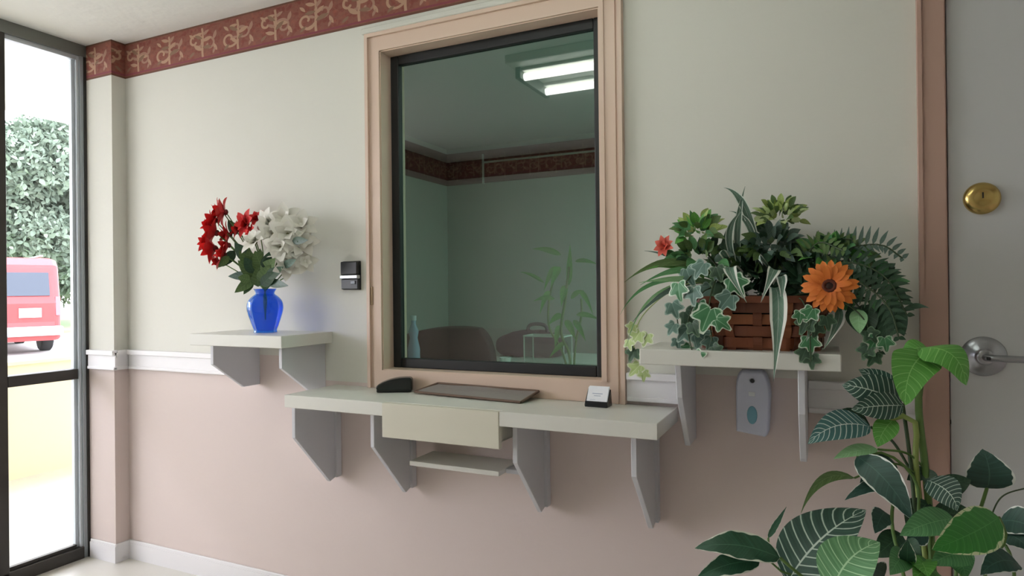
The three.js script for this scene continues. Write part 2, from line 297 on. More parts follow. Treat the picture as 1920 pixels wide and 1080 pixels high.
{
  const t = thing('card_holder', 'small black card holder at right end of ledge', 'card holder', [-0.648, 0.887, 0.075]); t.rotation.y = -0.02;
  const s = new THREE.Shape([[0.022, 0], [0.022, 0.016], [0.019, 0.016], [0.016, 0.004], [-0.012, 0.05], [-0.015, 0.05], [-0.02, 0.0]].map((p) => new THREE.Vector2(...p)));
  obj('tray', new THREE.ExtrudeGeometry(s, { depth: 0.07, bevelEnabled: true, bevelSize: 0.001, bevelThickness: 0.001, bevelSegments: 1 }).rotateY(-Math.PI / 2).translate(0.035, 0, 0), std('#15171d', 0.2), t);
  for (const x of [-0.038, 0.034]) obj('cheek', new THREE.ExtrudeGeometry(new THREE.Shape([[0.02, 0], [0.02, 0.006], [-0.014, 0.05], [-0.024, 0]].map((p) => new THREE.Vector2(...p))), { depth: 0.003, bevelEnabled: false }).rotateY(-Math.PI / 2).translate(x + 0.003, 0, 0), std('#15171d', 0.25), t);
  const cards = thing('business_cards', 'white business cards standing in small black holder', 'cards', [-0.648, 0.887, 0.075]); cards.rotation.y = -0.02;
  const cm = std('#ffffff', 0.6, { map: canvas(256, 160, (g, w, h) => { g.fillStyle = '#f1f2f6'; g.fillRect(0, 0, w, h); g.fillStyle = '#a9b0c4'; g.fillRect(60, 58, 130, 8); g.fillRect(84, 80, 86, 6); g.fillStyle = '#c8ccda'; g.fillRect(40, 120, 70, 5); }) });
  for (let i = 0; i < 5; i++) { const g = new THREE.BoxGeometry(0.066, 0.054, 0.0016); obj('card', g, cm, cards, [0.001 * (i % 2), 0.033 + 0.0006 * i, 0.0065 - 0.0024 * i], [-0.5, 0, 0]); }
}
// ------------------------------------------------------------------ office behind the service window
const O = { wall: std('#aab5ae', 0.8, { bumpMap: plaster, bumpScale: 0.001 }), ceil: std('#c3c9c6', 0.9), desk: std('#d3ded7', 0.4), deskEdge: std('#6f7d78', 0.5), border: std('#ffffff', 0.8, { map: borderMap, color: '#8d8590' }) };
{
  const OX = -2.793, OZ = -2.6, OR = 1.4, OH = 2.4, BY0 = 2.1, BY1 = 2.36;
  obj('wall_surface', bx(OX - 0.12, OX, 0, OH, OZ - 0.12, -T), O.wall, struct('wall_office_left'));
  obj('wall_surface', bx(OX, OR, 0, OH, OZ - 0.12, OZ), O.wall, struct('wall_office_back'));
  obj('wall_surface', bx(OR, OR + 0.12, 0, OH, OZ - 0.12, -T), O.wall, struct('wall_office_right'));
  obj('ceiling_surface', bx(OX - 0.12, OR + 0.12, OH, OH + 0.15, OZ - 0.12, -T), O.ceil, struct('ceiling_office'));
  obj('floor_surface', bx(OX - 0.12, OR + 0.12, -0.12, 0, OZ - 0.12, -T), std('#7d7a72', 0.8), struct('floor_office'));
  const t = struct('trim_3');
  obj('border_strip', borderStrip(OX, OR, BY0, BY1, OZ, OZ + 0.002, 'x'), O.border, t);
  obj('border_strip', borderStrip(OX, OX + 0.002, BY0, BY1, OZ, -T, 'z'), O.border, t);
  obj('cove_strip', [rb(-2.45, OR, 2.255, 2.27, OZ + 0.002, OZ + 0.014, 0.003), rb(-2.462, -2.446, BY0 - 0.01, BY1 - 0.03, OZ + 0.002, OZ + 0.014, 0.003)], std('#b9bdb8', 0.6), t);
}
function ceilingLight(name, label, [x, y, z], power, glow) {
  const t = thing(name, label, 'ceiling light', [x, y, z]);
  const tubeMat = new THREE.MeshStandardMaterial({ color: '#ffffff', emissive: '#f6fff8', emissiveIntensity: power, roughness: 0.4 });
  obj('housing', [rb(-0.64, 0.64, -0.045, 0, -0.27, 0.27, 0.006)], std('#c9c9bd', 0.5), t);
  obj('reflector', [rb(-0.62, 0.62, -0.06, -0.045, 0.11, 0.18, 0.004), rb(-0.62, 0.62, -0.06, -0.045, -0.18, -0.11, 0.004)], std('#dadad0', 0.4), t);
  for (const s of [-1, 1]) obj('end_cap', rb(s * 0.6 - 0.014, s * 0.6 + 0.014, -0.105, -0.045, -0.2, 0.2, 0.004), std('#5f6258', 0.5), t);
  for (const q of [0.145, -0.145]) obj('fluorescent_tube', new THREE.CylinderGeometry(0.019, 0.019, 1.17, 20).rotateZ(Math.PI / 2), tubeMat, t, [0, -0.085, q]);
  const l = new THREE.RectAreaLight('#f4fff6', glow, 1.17, 0.36); l.position.set(x, y - 0.115, z); l.lookAt(x, 0, z); scene.add(l);
}
ceilingLight('ceiling_light', 'two tube fluorescent light mirrored in the service window glass', [-0.82, H, 1.1], 5, 0.1);
ceilingLight('ceiling_light', 'two tube fluorescent light on office ceiling beyond the service window', [0.55, 2.4, -1.3], 9, 15);
{
  const d = thing('office_counter', 'pale green office counter behind the service window glass', 'counter');
  obj('counter_top', rb(-1.95, 0.2, 0.845, 0.885, -0.78, -T - 0.002, 0.004), O.desk, d);
  obj('counter_front', bx(-1.93, 0.18, 0.0, 0.845, -0.2, -T - 0.004), O.deskEdge, d);
  for (const x of [-1.9, 0.1]) obj('leg', rb(x, x + 0.05, 0, 0.845, -0.75, -0.7, 0.004), O.deskEdge, d);
  const e = thing('office_desk', 'pale green desk standing farther back in the dim office', 'desk');
  obj('desk_top', rb(-2.0, -0.1, 0.775, 0.81, -2.25, -1.66, 0.004), O.desk, e);
  obj('back_panel', rb(-1.98, -0.12, 0.2, 0.775, -2.15, -2.12, 0.003), O.deskEdge, e);
  for (const x of [-1.98, -0.15]) obj('side_panel', rb(x, x + 0.03, 0, 0.775, -2.12, -1.7, 0.003), O.deskEdge, e);
}
{
  const dark = std('#1d1c1a', 0.7), t = thing('office_chair', 'dark brown low backed office chair left of the desk', 'chair', [-1.99, 0, -1.3]);
  t.rotation.y = 0.25;
  const s = new THREE.Shape(); s.moveTo(-0.27, 0); s.lineTo(0.27, 0); s.quadraticCurveTo(0.29, 0.3, 0.2, 0.36); s.quadraticCurveTo(0, 0.39, -0.24, 0.32); s.quadraticCurveTo(-0.31, 0.2, -0.27, 0);
  obj('backrest', new THREE.ExtrudeGeometry(s, { depth: 0.05, bevelEnabled: true, bevelSize: 0.02, bevelThickness: 0.025, bevelSegments: 4 }).translate(0, 0.66, 0.1), dark, t);
  obj('seat', rb(-0.26, 0.26, 0.43, 0.51, -0.36, 0.14, 0.035), dark, t);
  for (const x of [-0.29, 0.29]) obj('armrest', tube([[x, 0.47, 0.1], [x, 0.68, 0.08], [x, 0.7, 0.0], [x, 0.69, -0.2], [x, 0.5, -0.24]], 0.022, 24, 8), dark, t);
  obj('column', new THREE.CylinderGeometry(0.03, 0.03, 0.35, 16), M.black, t, [0, 0.26, -0.1]);
  for (let i = 0; i < 5; i++) { const a = i * 1.2566; obj('foot', tube([[0, 0.1, -0.1], [Math.cos(a) * 0.15, 0.085, -0.1 + Math.sin(a) * 0.15], [Math.cos(a) * 0.28, 0.03, -0.1 + Math.sin(a) * 0.28]], 0.02, 8, 8), M.black, t); }
}
{
  const t = thing('desk_bag', 'dark navy soft bag lying on the office desk', 'bag', [-1.76, 0.81, -1.94]);
  const g = new THREE.SphereGeometry(1, 36, 20), p = g.attributes.position;
  for (let i = 0; i < p.count; i++) { let x = p.getX(i), y = p.getY(i), z = p.getZ(i); const q = (v, e) => Math.sign(v) * Math.abs(v) ** e; x = q(x, 0.6) * 0.24; z = q(z, 0.6) * 0.13; y = (q(y, 0.55) + 1) * 0.085 * (1 - 0.25 * Math.abs(x / 0.24) ** 2) + 0.006 * Math.sin(x * 60 + z * 30); p.setXYZ(i, x, Math.max(0, y), z); }
  g.computeVertexNormals(); obj('body', g, std('#1f2130', 0.75), t);
  obj('handle', tube([[-0.02, 0.15, 0.02], [-0.01, 0.2, 0.02], [0.05, 0.215, 0.02], [0.11, 0.2, 0.02], [0.12, 0.15, 0.02]], 0.012, 24, 8), std('#272a38', 0.7), t);
  obj('band', new THREE.TorusGeometry(0.09, 0.008, 8, 30).scale(1, 0.9, 1.45).rotateY(Math.PI / 2), std('#3a3338', 0.7), t, [0.05, 0.082, 0]);
}
{
  const t = thing('paper_cup', 'small white paper cup on the office counter', 'cup', [-1.31, 0.885, -0.62]);
  obj('cup', new THREE.LatheGeometry([[0, 0.001], [0.018, 0.001], [0.026, 0.06], [0.028, 0.062], [0.027, 0.063], [0.024, 0.061], [0.017, 0.004], [0, 0.004]].map((p) => new THREE.Vector2(...p)), 28), std('#e8efef', 0.6), t);
  const b = thing('blue_bottle', 'slim pale blue bottle behind lower left of service glass', 'bottle', [-1.72, 0.885, -0.5]);
  obj('body', new THREE.LatheGeometry([[0, 0], [0.026, 0], [0.029, 0.006], [0.029, 0.1], [0.018, 0.15], [0.024, 0.18], [0.011, 0.215], [0.011, 0.23], [0, 0.23]].map((p) => new THREE.Vector2(...p)), 28), phys({ color: '#8fa6c4', roughness: 0.2, clearcoat: 0.6 }), b);
  obj('cap', new THREE.CylinderGeometry(0.013, 0.014, 0.022, 20), std('#c9d3dd', 0.4), b, [0, 0.241, 0]);
  const k = thing('brown_box', 'brown cardboard box low at the left of service glass', 'box', [-1.86, 0.885, -0.52]);
  obj('carton', rb(-0.05, 0.05, 0, 0.12, -0.05, 0.05, 0.003), std('#6a5038', 0.8), k); obj('flap', rb(-0.05, 0.05, 0.12, 0.123, -0.05, 0.004, 0.001), std('#7a5d42', 0.8), k);
}

// ------------------------------------------------------------------ leaves and flowers
const EYE = V([0, 1.3, 2.4]);
const WID = {
  ovate: (t) => Math.sin(Math.PI * Math.pow(t, 0.72)) ** 0.85,
  lance: (t) => Math.sin(Math.PI * Math.pow(t, 0.62)) ** 1.0,
  heart: (t) => Math.min(1, 3.4 * t) ** 0.5 * Math.pow(Math.max(0, 1 - t), 0.62) * 1.18,
  petal: (t) => Math.min(1, 0.35 + 1.1 * t) * Math.sqrt(Math.max(0, 1 - t ** 5)),
  strap: (t) => (0.55 + 0.45 * Math.sin(Math.PI * Math.min(1, t * 1.1))) * Math.min(1, (1 - t) * 2.6) ** 0.75,
};
function leafGeo(b, tp, W, { bow = [0, 0, 0], face, fold = 0.18, wave = 0, shape = 'ovate', n = 14, m = 4 } = {}) {
  const A = V(b), B = V(tp), mid = A.clone().add(B).multiplyScalar(0.5).add(V(bow)), f = face ? V(face).normalize() : EYE.clone().sub(mid).normalize();
  const pos = [], uv = [], idx = [], tg = new THREE.Vector3(), side = B.clone().sub(A).cross(f).normalize(), ph = (b[0] * 91 + b[1] * 57) % 6;
  for (let i = 0; i <= n; i++) {
    const t = i / n, c = A.clone().multiplyScalar((1 - t) ** 2).addScaledVector(mid, 2 * t * (1 - t)).addScaledVector(B, t * t);
    tg.copy(A).multiplyScalar(-2 * (1 - t)).addScaledVector(mid, 2 - 4 * t).addScaledVector(B, 2 * t).normalize();
    const nor = side.clone().cross(tg).normalize(), w = Math.max(0.0004, W * 0.5 * WID[shape](t));
    for (let j = 0; j <= m; j++) {
      const s = j / m * 2 - 1, q = c.clone().addScaledVector(side, s * w).addScaledVector(nor, fold * Math.abs(s) * w + wave * w * s * s * Math.sin(t * 13 + ph + s));
      pos.push(q.x, q.y, q.z); uv.push(j / m, t);
      if (i && j) { const k = i * (m + 1) + j; idx.push(k - m - 2, k - 1, k, k - m - 2, k, k - m - 1); }
    }
  }
  const g = new THREE.BufferGeometry(); g.setAttribute('position', new THREE.Float32BufferAttribute(pos, 3)); g.setAttribute('uv', new THREE.Float32BufferAttribute(uv, 2)); g.setIndex(idx); g.computeVertexNormals(); return g;
}
const leaf = (parent, mat, b, t, W, o = {}) => obj(o.name ?? 'leaf', leafGeo(b, t, W, o), mat, parent);
function leafTex(dark, light, vein, { edge, edgeW = 0.1, zebra = 0, mid = 3, stripes } = {}) {
  return canvas(128, 256, (g, w, h) => {
    g.fillStyle = dark; g.fillRect(0, 0, w, h);
    for (let i = 0; i < 240; i++) { g.strokeStyle = light; g.globalAlpha = rr(0.06, 0.3); g.lineWidth = rr(1, 5); const y = rnd() * h, s = rnd() < 0.5 ? -1 : 1; g.beginPath(); g.moveTo(64, y); g.lineTo(64 + s * 64, y - 34); g.stroke(); }
    g.globalAlpha = 1;
    if (edge) for (const s of [0, 1]) { g.fillStyle = edge; g.beginPath(); g.moveTo(s * w, 0); for (let y = 0; y <= h; y += 4) { const q = w * edgeW * (0.75 + 0.5 * Math.sin(y * 0.11 + s * 2) * Math.sin(y * 0.043)); g.lineTo(s ? w - q : q, y); } g.lineTo(s * w, h); g.fill(); }
    if (stripes) for (const [x, q] of stripes) { g.fillStyle = vein; g.fillRect(x * w, 0, q * w, h); }
    g.strokeStyle = vein; g.lineWidth = mid; g.beginPath(); g.moveTo(64, 0); g.lineTo(64, h); g.stroke();
    if (zebra) for (let y = 10; y < h + 40; y += zebra) for (const s of [-1, 1]) { g.lineWidth = mid * 0.8; g.beginPath(); g.moveTo(64, y + (s > 0 ? zebra * 0.3 : 0)); g.quadraticCurveTo(64 + s * 36, y - 12, 64 + s * 64, y - 36); g.stroke(); }
  });
}
const lm = (t, roughness = 0.45, extra = {}) => new THREE.MeshStandardMaterial({ map: t, roughness, side: THREE.DoubleSide, ...extra });
const L = {
  zebra: lm(leafTex('#27463a', '#3d6350', '#c4d3c4', { zebra: 24, mid: 4 })),
  zebraTeal: lm(leafTex('#3c6a68', '#5d8c86', '#d5e2da', { zebra: 22, mid: 4 })),
  zebraLight: lm(leafTex('#5f9462', '#83b884', '#b5dcae', { zebra: 30, mid: 4 })),
  margin: lm(leafTex('#234f36', '#33654a', '#4d7c5c', { edge: '#e6e8d8', edgeW: 0.07 })),
  marginBright: lm(leafTex('#2d7a2c', '#3f9138', '#4e9a48', { edge: '#d3dcb0', edgeW: 0.08, zebra: 22, mid: 2 })),
  marginDark: lm(leafTex('#28473d', '#3b5f52', '#47695b', { edge: '#dfe3da', edgeW: 0.06 })),
  light: lm(leafTex('#579a3f', '#70b052', '#8fc773', { zebra: 34, mid: 3 })),
  mid: lm(leafTex('#4d8652', '#6aa76b', '#7fb67c', { zebra: 18, mid: 2 })),
  pale: lm(leafTex('#7fae78', '#9ac494', '#a7cfa0', { zebra: 40, mid: 2 })),
  olive: lm(leafTex('#4f6b38', '#6b8750', '#86a066', { zebra: 40, mid: 2 })),
  dark: lm(leafTex('#274430', '#3a5c40', '#517353', { zebra: 40, mid: 2 })),
  greygreen: lm(leafTex('#4e655a', '#6c8578', '#84998c', { zebra: 40, mid: 2 })),
  stripe: lm(leafTex('#5d7d6b', '#7c9a86', '#eceee6', { stripes: [[0, 0.2], [0.84, 0.16]], mid: 2 })),
  stripeDark: lm(leafTex('#44604f', '#5c7a66', '#cfd8cc', { stripes: [[0, 0.12], [0.88, 0.12]], mid: 2 })),
  yellow: lm(leafTex('#8fa552', '#b2c477', '#d6dda0', { zebra: 40, mid: 2 })),
  lime: lm(leafTex('#b7cc8c', '#cfdcaa', '#dfe8c4', { zebra: 40, mid: 2 })),
};
const stemMat = std('#5b7a3c', 0.6), stemDark = std('#3d4f33', 0.7);
// ivy leaf: five lobes, cupped
const ivyMap = (dark, light, edge) => canvas(128, 128, (g, w) => {
  g.fillStyle = edge; g.fillRect(0, 0, w, w); g.fillStyle = dark; g.beginPath();
  for (let i = 0; i <= 80; i++) { const a = i / 80 * Math.PI * 2, r = ivyR(a) * 0.84 * w * 0.5; g.lineTo(64 + Math.cos(a) * r, 64 + Math.sin(a) * r); } g.fill();
  g.strokeStyle = light; g.lineWidth = 2.5; for (const a of [Math.PI / 2, 0.5, 2.64, -0.35, 3.5]) { g.beginPath(); g.moveTo(64, 30); g.lineTo(64 + Math.cos(a) * 50, 64 + Math.sin(a) * 50); g.stroke(); }
});
function ivyR(a) { const d = (x, s) => Math.exp(-((Math.atan2(Math.sin(a - x), Math.cos(a - x)) / s) ** 2)); return Math.min(1, 0.46 + 0.54 * d(Math.PI / 2, 0.34) + 0.4 * d(0.42, 0.36) + 0.4 * d(2.72, 0.36) + 0.22 * d(-0.6, 0.4) + 0.22 * d(3.74, 0.4) - 0.2 * d(-Math.PI / 2, 0.25)); }
const IV = { bright: null, dull: null, dark: null, lime: null };
for (const [k, a, b, c] of [['bright', '#3f7a4d', '#8fb894', '#c9d6c4'], ['dull', '#4e6e60', '#7b968a', '#93aa9c'], ['dark', '#2f4a35', '#4d6a50', '#5d7a5c'], ['lime', '#b4c986', '#d5e0b4', '#e3ead0']]) { const t = ivyMap(a, b, c); t.flipY = false; IV[k] = lm(t, 0.5); }
function ivy(parent, mat, o, tip, face) {
  const A = V(o), d = V(tip).sub(A), R = d.length(); d.normalize();
  const f = face ? V(face).normalize() : EYE.clone().sub(A).normalize(), s = d.clone().cross(f).normalize(), n = s.clone().cross(d).normalize();
  const pos = [A.x, A.y, A.z], uv = [0.5, 0.5], idx = [], K = 30;
  for (let ring = 1; ring <= 2; ring++) for (let i = 0; i < K; i++) {
    const a = i / K * Math.PI * 2, r = ivyR(a) * ring / 2, x = Math.cos(a) * r, y = Math.sin(a) * r, q = A.clone().addScaledVector(s, x * R).addScaledVector(d, y * R).addScaledVector(n, R * (0.22 * Math.abs(x) - 0.25 * r * r));
    pos.push(q.x, q.y, q.z); uv.push(0.5 + x * 0.5, 0.5 + y * 0.5);
  }
  for (let i = 0; i < K; i++) { const j = (i + 1) % K; idx.push(0, 1 + i, 1 + j, 1 + i, 1 + K + i, 1 + K + j, 1 + i, 1 + K + j, 1 + j); }
  const g = new THREE.BufferGeometry(); g.setAttribute('position', new THREE.Float32BufferAttribute(pos, 3)); g.setAttribute('uv', new THREE.Float32BufferAttribute(uv, 2)); g.setIndex(idx); g.computeVertexNormals();
  return obj('leaf', g, mat, parent);
}
function frond(parent, mat, pts, L0, n, droop = 0.25, face) { // midrib with paired leaflets
  const c = new THREE.CatmullRomCurve3(pts.map(V)), gs = [];
  for (let i = 1; i <= n; i++) {
    const t = 0.08 + 0.92 * i / n, p = c.getPointAt(Math.min(1, t)), tg = c.getTangentAt(Math.min(1, t)), f = face ? V(face) : EYE.clone().sub(p).normalize(), s = tg.clone().cross(f).normalize(), l = L0 * Math.sin(Math.PI * Math.min(0.97, 0.12 + 0.82 * t)) ** 0.7;
    for (const k of [-1, 1]) { const e = p.clone().addScaledVector(s, k * l).addScaledVector(tg, l * 0.45); e.y -= droop * l; e.z += rr(-0.1, 0.1) * l; gs.push(leafGeo(p.toArray(), e.toArray(), L0 * 0.17 + 0.003, { shape: 'lance', n: 5, m: 2, bow: [0, 0.12 * l, 0] })); }
  }
  const o = obj('frond', gs, mat, parent); obj('midrib', tube(pts, 0.0022, 24, 5), stemDark, o); return o;
}
function petalGeo(len, W, cup, shape = 'ovate') { return leafGeo([0, 0, 0], [len, len * cup, 0], W, { face: [0, 1, 0], bow: [0, len * 0.18, 0], fold: 0.2, shape, n: 8, m: 2 }); }
function flower(parent, at, axis, layers, petalMat, heartMat, heart) { // layers: [count, geometry, tilt]
  const f = obj('flower', new THREE.SphereGeometry(heart, 14, 10).scale(1, 0.7, 1), heartMat, parent, at);
  f.quaternion.setFromUnitVectors(new THREE.Vector3(0, 1, 0), V(axis).normalize());
  for (const [n, geo, tilt] of layers) for (let i = 0; i < n; i++) { const p = obj('petal', geo, petalMat, f); p.rotation.set(0, i / n * Math.PI * 2 + tilt * 2 + rr(-0.12, 0.12), tilt + rr(-0.14, 0.14), 'YXZ'); }
  return f;
}
const petalTex = (a, b, c) => canvas(64, 128, (g, w, h) => { const q = g.createLinearGradient(0, h, 0, 0); q.addColorStop(0, a); q.addColorStop(0.35, b); q.addColorStop(1, c); g.fillStyle = q; g.fillRect(0, 0, w, h); g.globalAlpha = 0.25; for (let i = 0; i < 14; i++) { g.strokeStyle = i % 2 ? a : c; g.beginPath(); g.moveTo(32 + (i - 7) * 2, h); g.lineTo(32 + (i - 7) * 5, 0); g.stroke(); } });
const P = {
  red: lm(petalTex('#a01620', '#d8242a', '#e0342f'), 0.6), white: lm(petalTex('#c9c9b8', '#e6e4d8', '#eceae2'), 0.6), orange: lm(petalTex('#7a3414', '#d2691e', '#dd7d2c'), 0.6), coral: lm(petalTex('#8a2a22', '#c2402f', '#d0604a'), 0.6),
};
function cluster(parent, mats, c, rad, n, len, W, axisUp = 0.35) { // leaves radiating from a centre
  for (let i = 0; i < n; i++) {
    const a = rr(0, 6.283), e = rr(-0.5, 1.25), d = [Math.cos(a) * Math.cos(e), Math.sin(e) + axisUp * 0.4, Math.sin(a) * Math.cos(e)], k = rr(0.35, 0.75);
    const b = [c[0] + d[0] * rad[0] * k, c[1] + d[1] * rad[1] * k, c[2] + d[2] * rad[2] * k], q = [b[0] + d[0] * len, b[1] + d[1] * len - 0.2 * len * rnd(), b[2] + d[2] * len];
    leaf(parent, mats[i % mats.length], b, q, W * rr(0.8, 1.2), { face: [rr(-0.8, 0.8), rr(-0.2, 1), 0.8], bow: [0, len * 0.18, 0], shape: i % 3 ? 'ovate' : 'lance', n: 8, m: 2 });
  }
}

// ------------------------------------------------------------------ blue vase with red and white silk flowers
{
  const c = [-1.989, 1.091, 0.13]; c[1] = 1.095;
  const v = thing('glass_vase', 'cobalt blue glass vase with flowers on left wall shelf', 'vase', c);
  const prof = [[0, 0], [0.04, 0], [0.044, 0.003], [0.043, 0.01], [0.05, 0.03], [0.063, 0.07], [0.068, 0.098], [0.064, 0.122], [0.05, 0.14], [0.037, 0.15], [0.035, 0.156], [0.04, 0.166], [0.043, 0.17], [0.041, 0.17], [0.032, 0.156], [0.034, 0.149], [0.06, 0.12], [0.063, 0.098], [0.058, 0.07], [0.04, 0.012], [0, 0.008]];
  const g = new THREE.LatheGeometry(new THREE.SplineCurve(prof.map((p) => new THREE.Vector2(...p))).getPoints(90), 64), p = g.attributes.position;
  for (let i = 0; i < p.count; i++) { const x = p.getX(i), z = p.getZ(i), a = Math.atan2(z, x), k = 1 - 0.13 * Math.abs(Math.sin(a * 4)) ** 0.6 * Math.max(0, Math.min(1, (0.15 - p.getY(i)) / 0.04)); p.setX(i, x * k); p.setZ(i, z * k); }
  g.computeVertexNormals();
  obj('vase_body', g, phys({ color: '#70bcfb', roughness: 0.06, transmission: 0.9, thickness: 0, ior: 1.5 }), v);
  const neck = [c[0], c[1] + 0.16, c[2]], root = [c[0], c[1] + 0.05, c[2]];
  const rp = petalGeo(0.05, 0.034, 0.25), rp2 = petalGeo(0.034, 0.026, 0.7), wp = petalGeo(0.055, 0.036, 0.2), wp2 = petalGeo(0.036, 0.03, 0.6);
  const heads = (t, list, pm, hm, pg, pg2) => { for (const [at, s] of list) {
    const ax = [(at[0] - c[0]) * 1.5 + rr(-0.12, 0.12), 0.1 + rr(-0.14, 0.14), 0.3 + rr(-0.1, 0.08)];
    const f = flower(t, at, ax, [[6, pg, 0.0], [5, pg2, 0.35]], pm, hm, 0.009); f.scale.setScalar(s * 1.45);
    obj('stem', tube([root, neck, [(neck[0] * 0.5 + at[0] * 0.5), neck[1] * 0.4 + at[1] * 0.6 - 0.01, (neck[2] + at[2]) / 2 - 0.01], at], 0.0022, 18, 5), stemMat, t);
  } };
  const red = thing('red_flower_spray', 'spray of bright red silk flowers in blue vase', 'flowers');
  heads(red, [[[-2.198, 1.579, 0.13], 0.95], [[-2.233, 1.544, 0.15], 0.85], [[-2.216, 1.493, 0.16], 1.0], [[-2.186, 1.488, 0.12], 0.85], [[-2.214, 1.43, 0.17], 1.05], [[-2.159, 1.442, 0.15], 0.8], [[-2.091, 1.527, 0.12], 0.85], [[-2.06, 1.544, 0.1], 0.6], [[-2.049, 1.49, 0.13], 0.55], [[-2.202, 1.379, 0.16], 0.6], [[-2.262, 1.456, 0.16], 0.75], [[-2.149, 1.402, 0.18], 0.75], [[-2.228, 1.594, 0.13], 0.7], [[-2.138, 1.503, 0.12], 0.65], [[-2.264, 1.522, 0.15], 0.7]], P.red, std('#6e1518', 0.7), rp, rp2);
  const white = thing('white_flower_spray', 'spray of creamy white silk flowers in blue vase', 'flowers');
  heads(white, [[[-1.984, 1.526, 0.11], 0.85], [[-1.89, 1.533, 0.12], 0.9], [[-1.807, 1.504, 0.12], 0.85], [[-1.934, 1.475, 0.14], 0.8], [[-1.848, 1.471, 0.15], 1.0], [[-1.798, 1.446, 0.13], 0.85], [[-1.874, 1.423, 0.16], 0.9], [[-1.824, 1.406, 0.14], 0.8], [[-1.793, 1.369, 0.12], 0.65], [[-1.85, 1.353, 0.15], 0.75], [[-1.998, 1.445, 0.17], 0.8]], P.white, std('#8d8a5e', 0.8), wp, wp2);
  const lv = (t, m, b, q, W, o) => leaf(t, m, b, q, W, { shape: 'ovate', fold: 0.2, n: 8, m: 2, ...o });
  lv(red, L.olive, [-2.027, 1.343, 0.16], [-2, 1.421, 0.2], 0.05); lv(red, L.dark, [-2.049, 1.375, 0.15], [-2.107, 1.45, 0.17], 0.05); lv(red, L.olive, [-2.021, 1.311, 0.15], [-2.079, 1.379, 0.18], 0.045);
  lv(red, L.olive, [-2.017, 1.307, 0.16], [-2.076, 1.252, 0.2], 0.04); lv(red, L.olive, [-2.033, 1.299, 0.15], [-2.05, 1.245, 0.18], 0.03); lv(red, L.greygreen, [-2.044, 1.32, 0.15], [-2.133, 1.317, 0.18], 0.035); lv(red, L.dark, [-2.13, 1.42, 0.15], [-2.162, 1.356, 0.18], 0.04); lv(red, L.dark, [-2.17, 1.489, 0.1], [-2.198, 1.55, 0.12], 0.04);
  lv(red, L.olive, [-2.033, 1.353, 0.16], [-2.051, 1.415, 0.2], 0.04); lv(red, L.dark, [-2, 1.327, 0.17], [-2.023, 1.389, 0.2], 0.045); lv(red, L.olive, [-2.023, 1.301, 0.17], [-2.058, 1.312, 0.2], 0.04); lv(red, L.olive, [-2.126, 1.397, 0.18], [-2.168, 1.351, 0.2], 0.03);
  lv(white, L.olive, [-1.956, 1.351, 0.18], [-1.956, 1.411, 0.21], 0.045); lv(white, L.dark, [-1.934, 1.34, 0.18], [-1.893, 1.405, 0.2], 0.045); lv(white, L.dark, [-1.939, 1.31, 0.17], [-1.832, 1.348, 0.19], 0.04);
  lv(white, L.olive, [-1.98, 1.331, 0.17], [-1.939, 1.419, 0.2], 0.05); lv(white, L.olive, [-1.961, 1.327, 0.17], [-1.862, 1.38, 0.2], 0.05); lv(white, L.olive, [-1.983, 1.29, 0.16], [-1.902, 1.357, 0.19], 0.05); lv(white, L.dark, [-1.978, 1.28, 0.16], [-1.874, 1.333, 0.18], 0.045);
  lv(white, L.dark, [-1.96, 1.294, 0.15], [-1.829, 1.276, 0.17], 0.035); lv(white, L.dark, [-1.808, 1.444, 0.17], [-1.721, 1.443, 0.18], 0.03); lv(white, L.olive, [-1.994, 1.274, 0.16], [-1.967, 1.351, 0.19], 0.045); lv(white, L.greygreen, [-1.933, 1.414, 0.12], [-1.964, 1.51, 0.11], 0.04); lv(white, L.greygreen, [-1.857, 1.349, 0.17], [-1.769, 1.374, 0.19], 0.03);
}

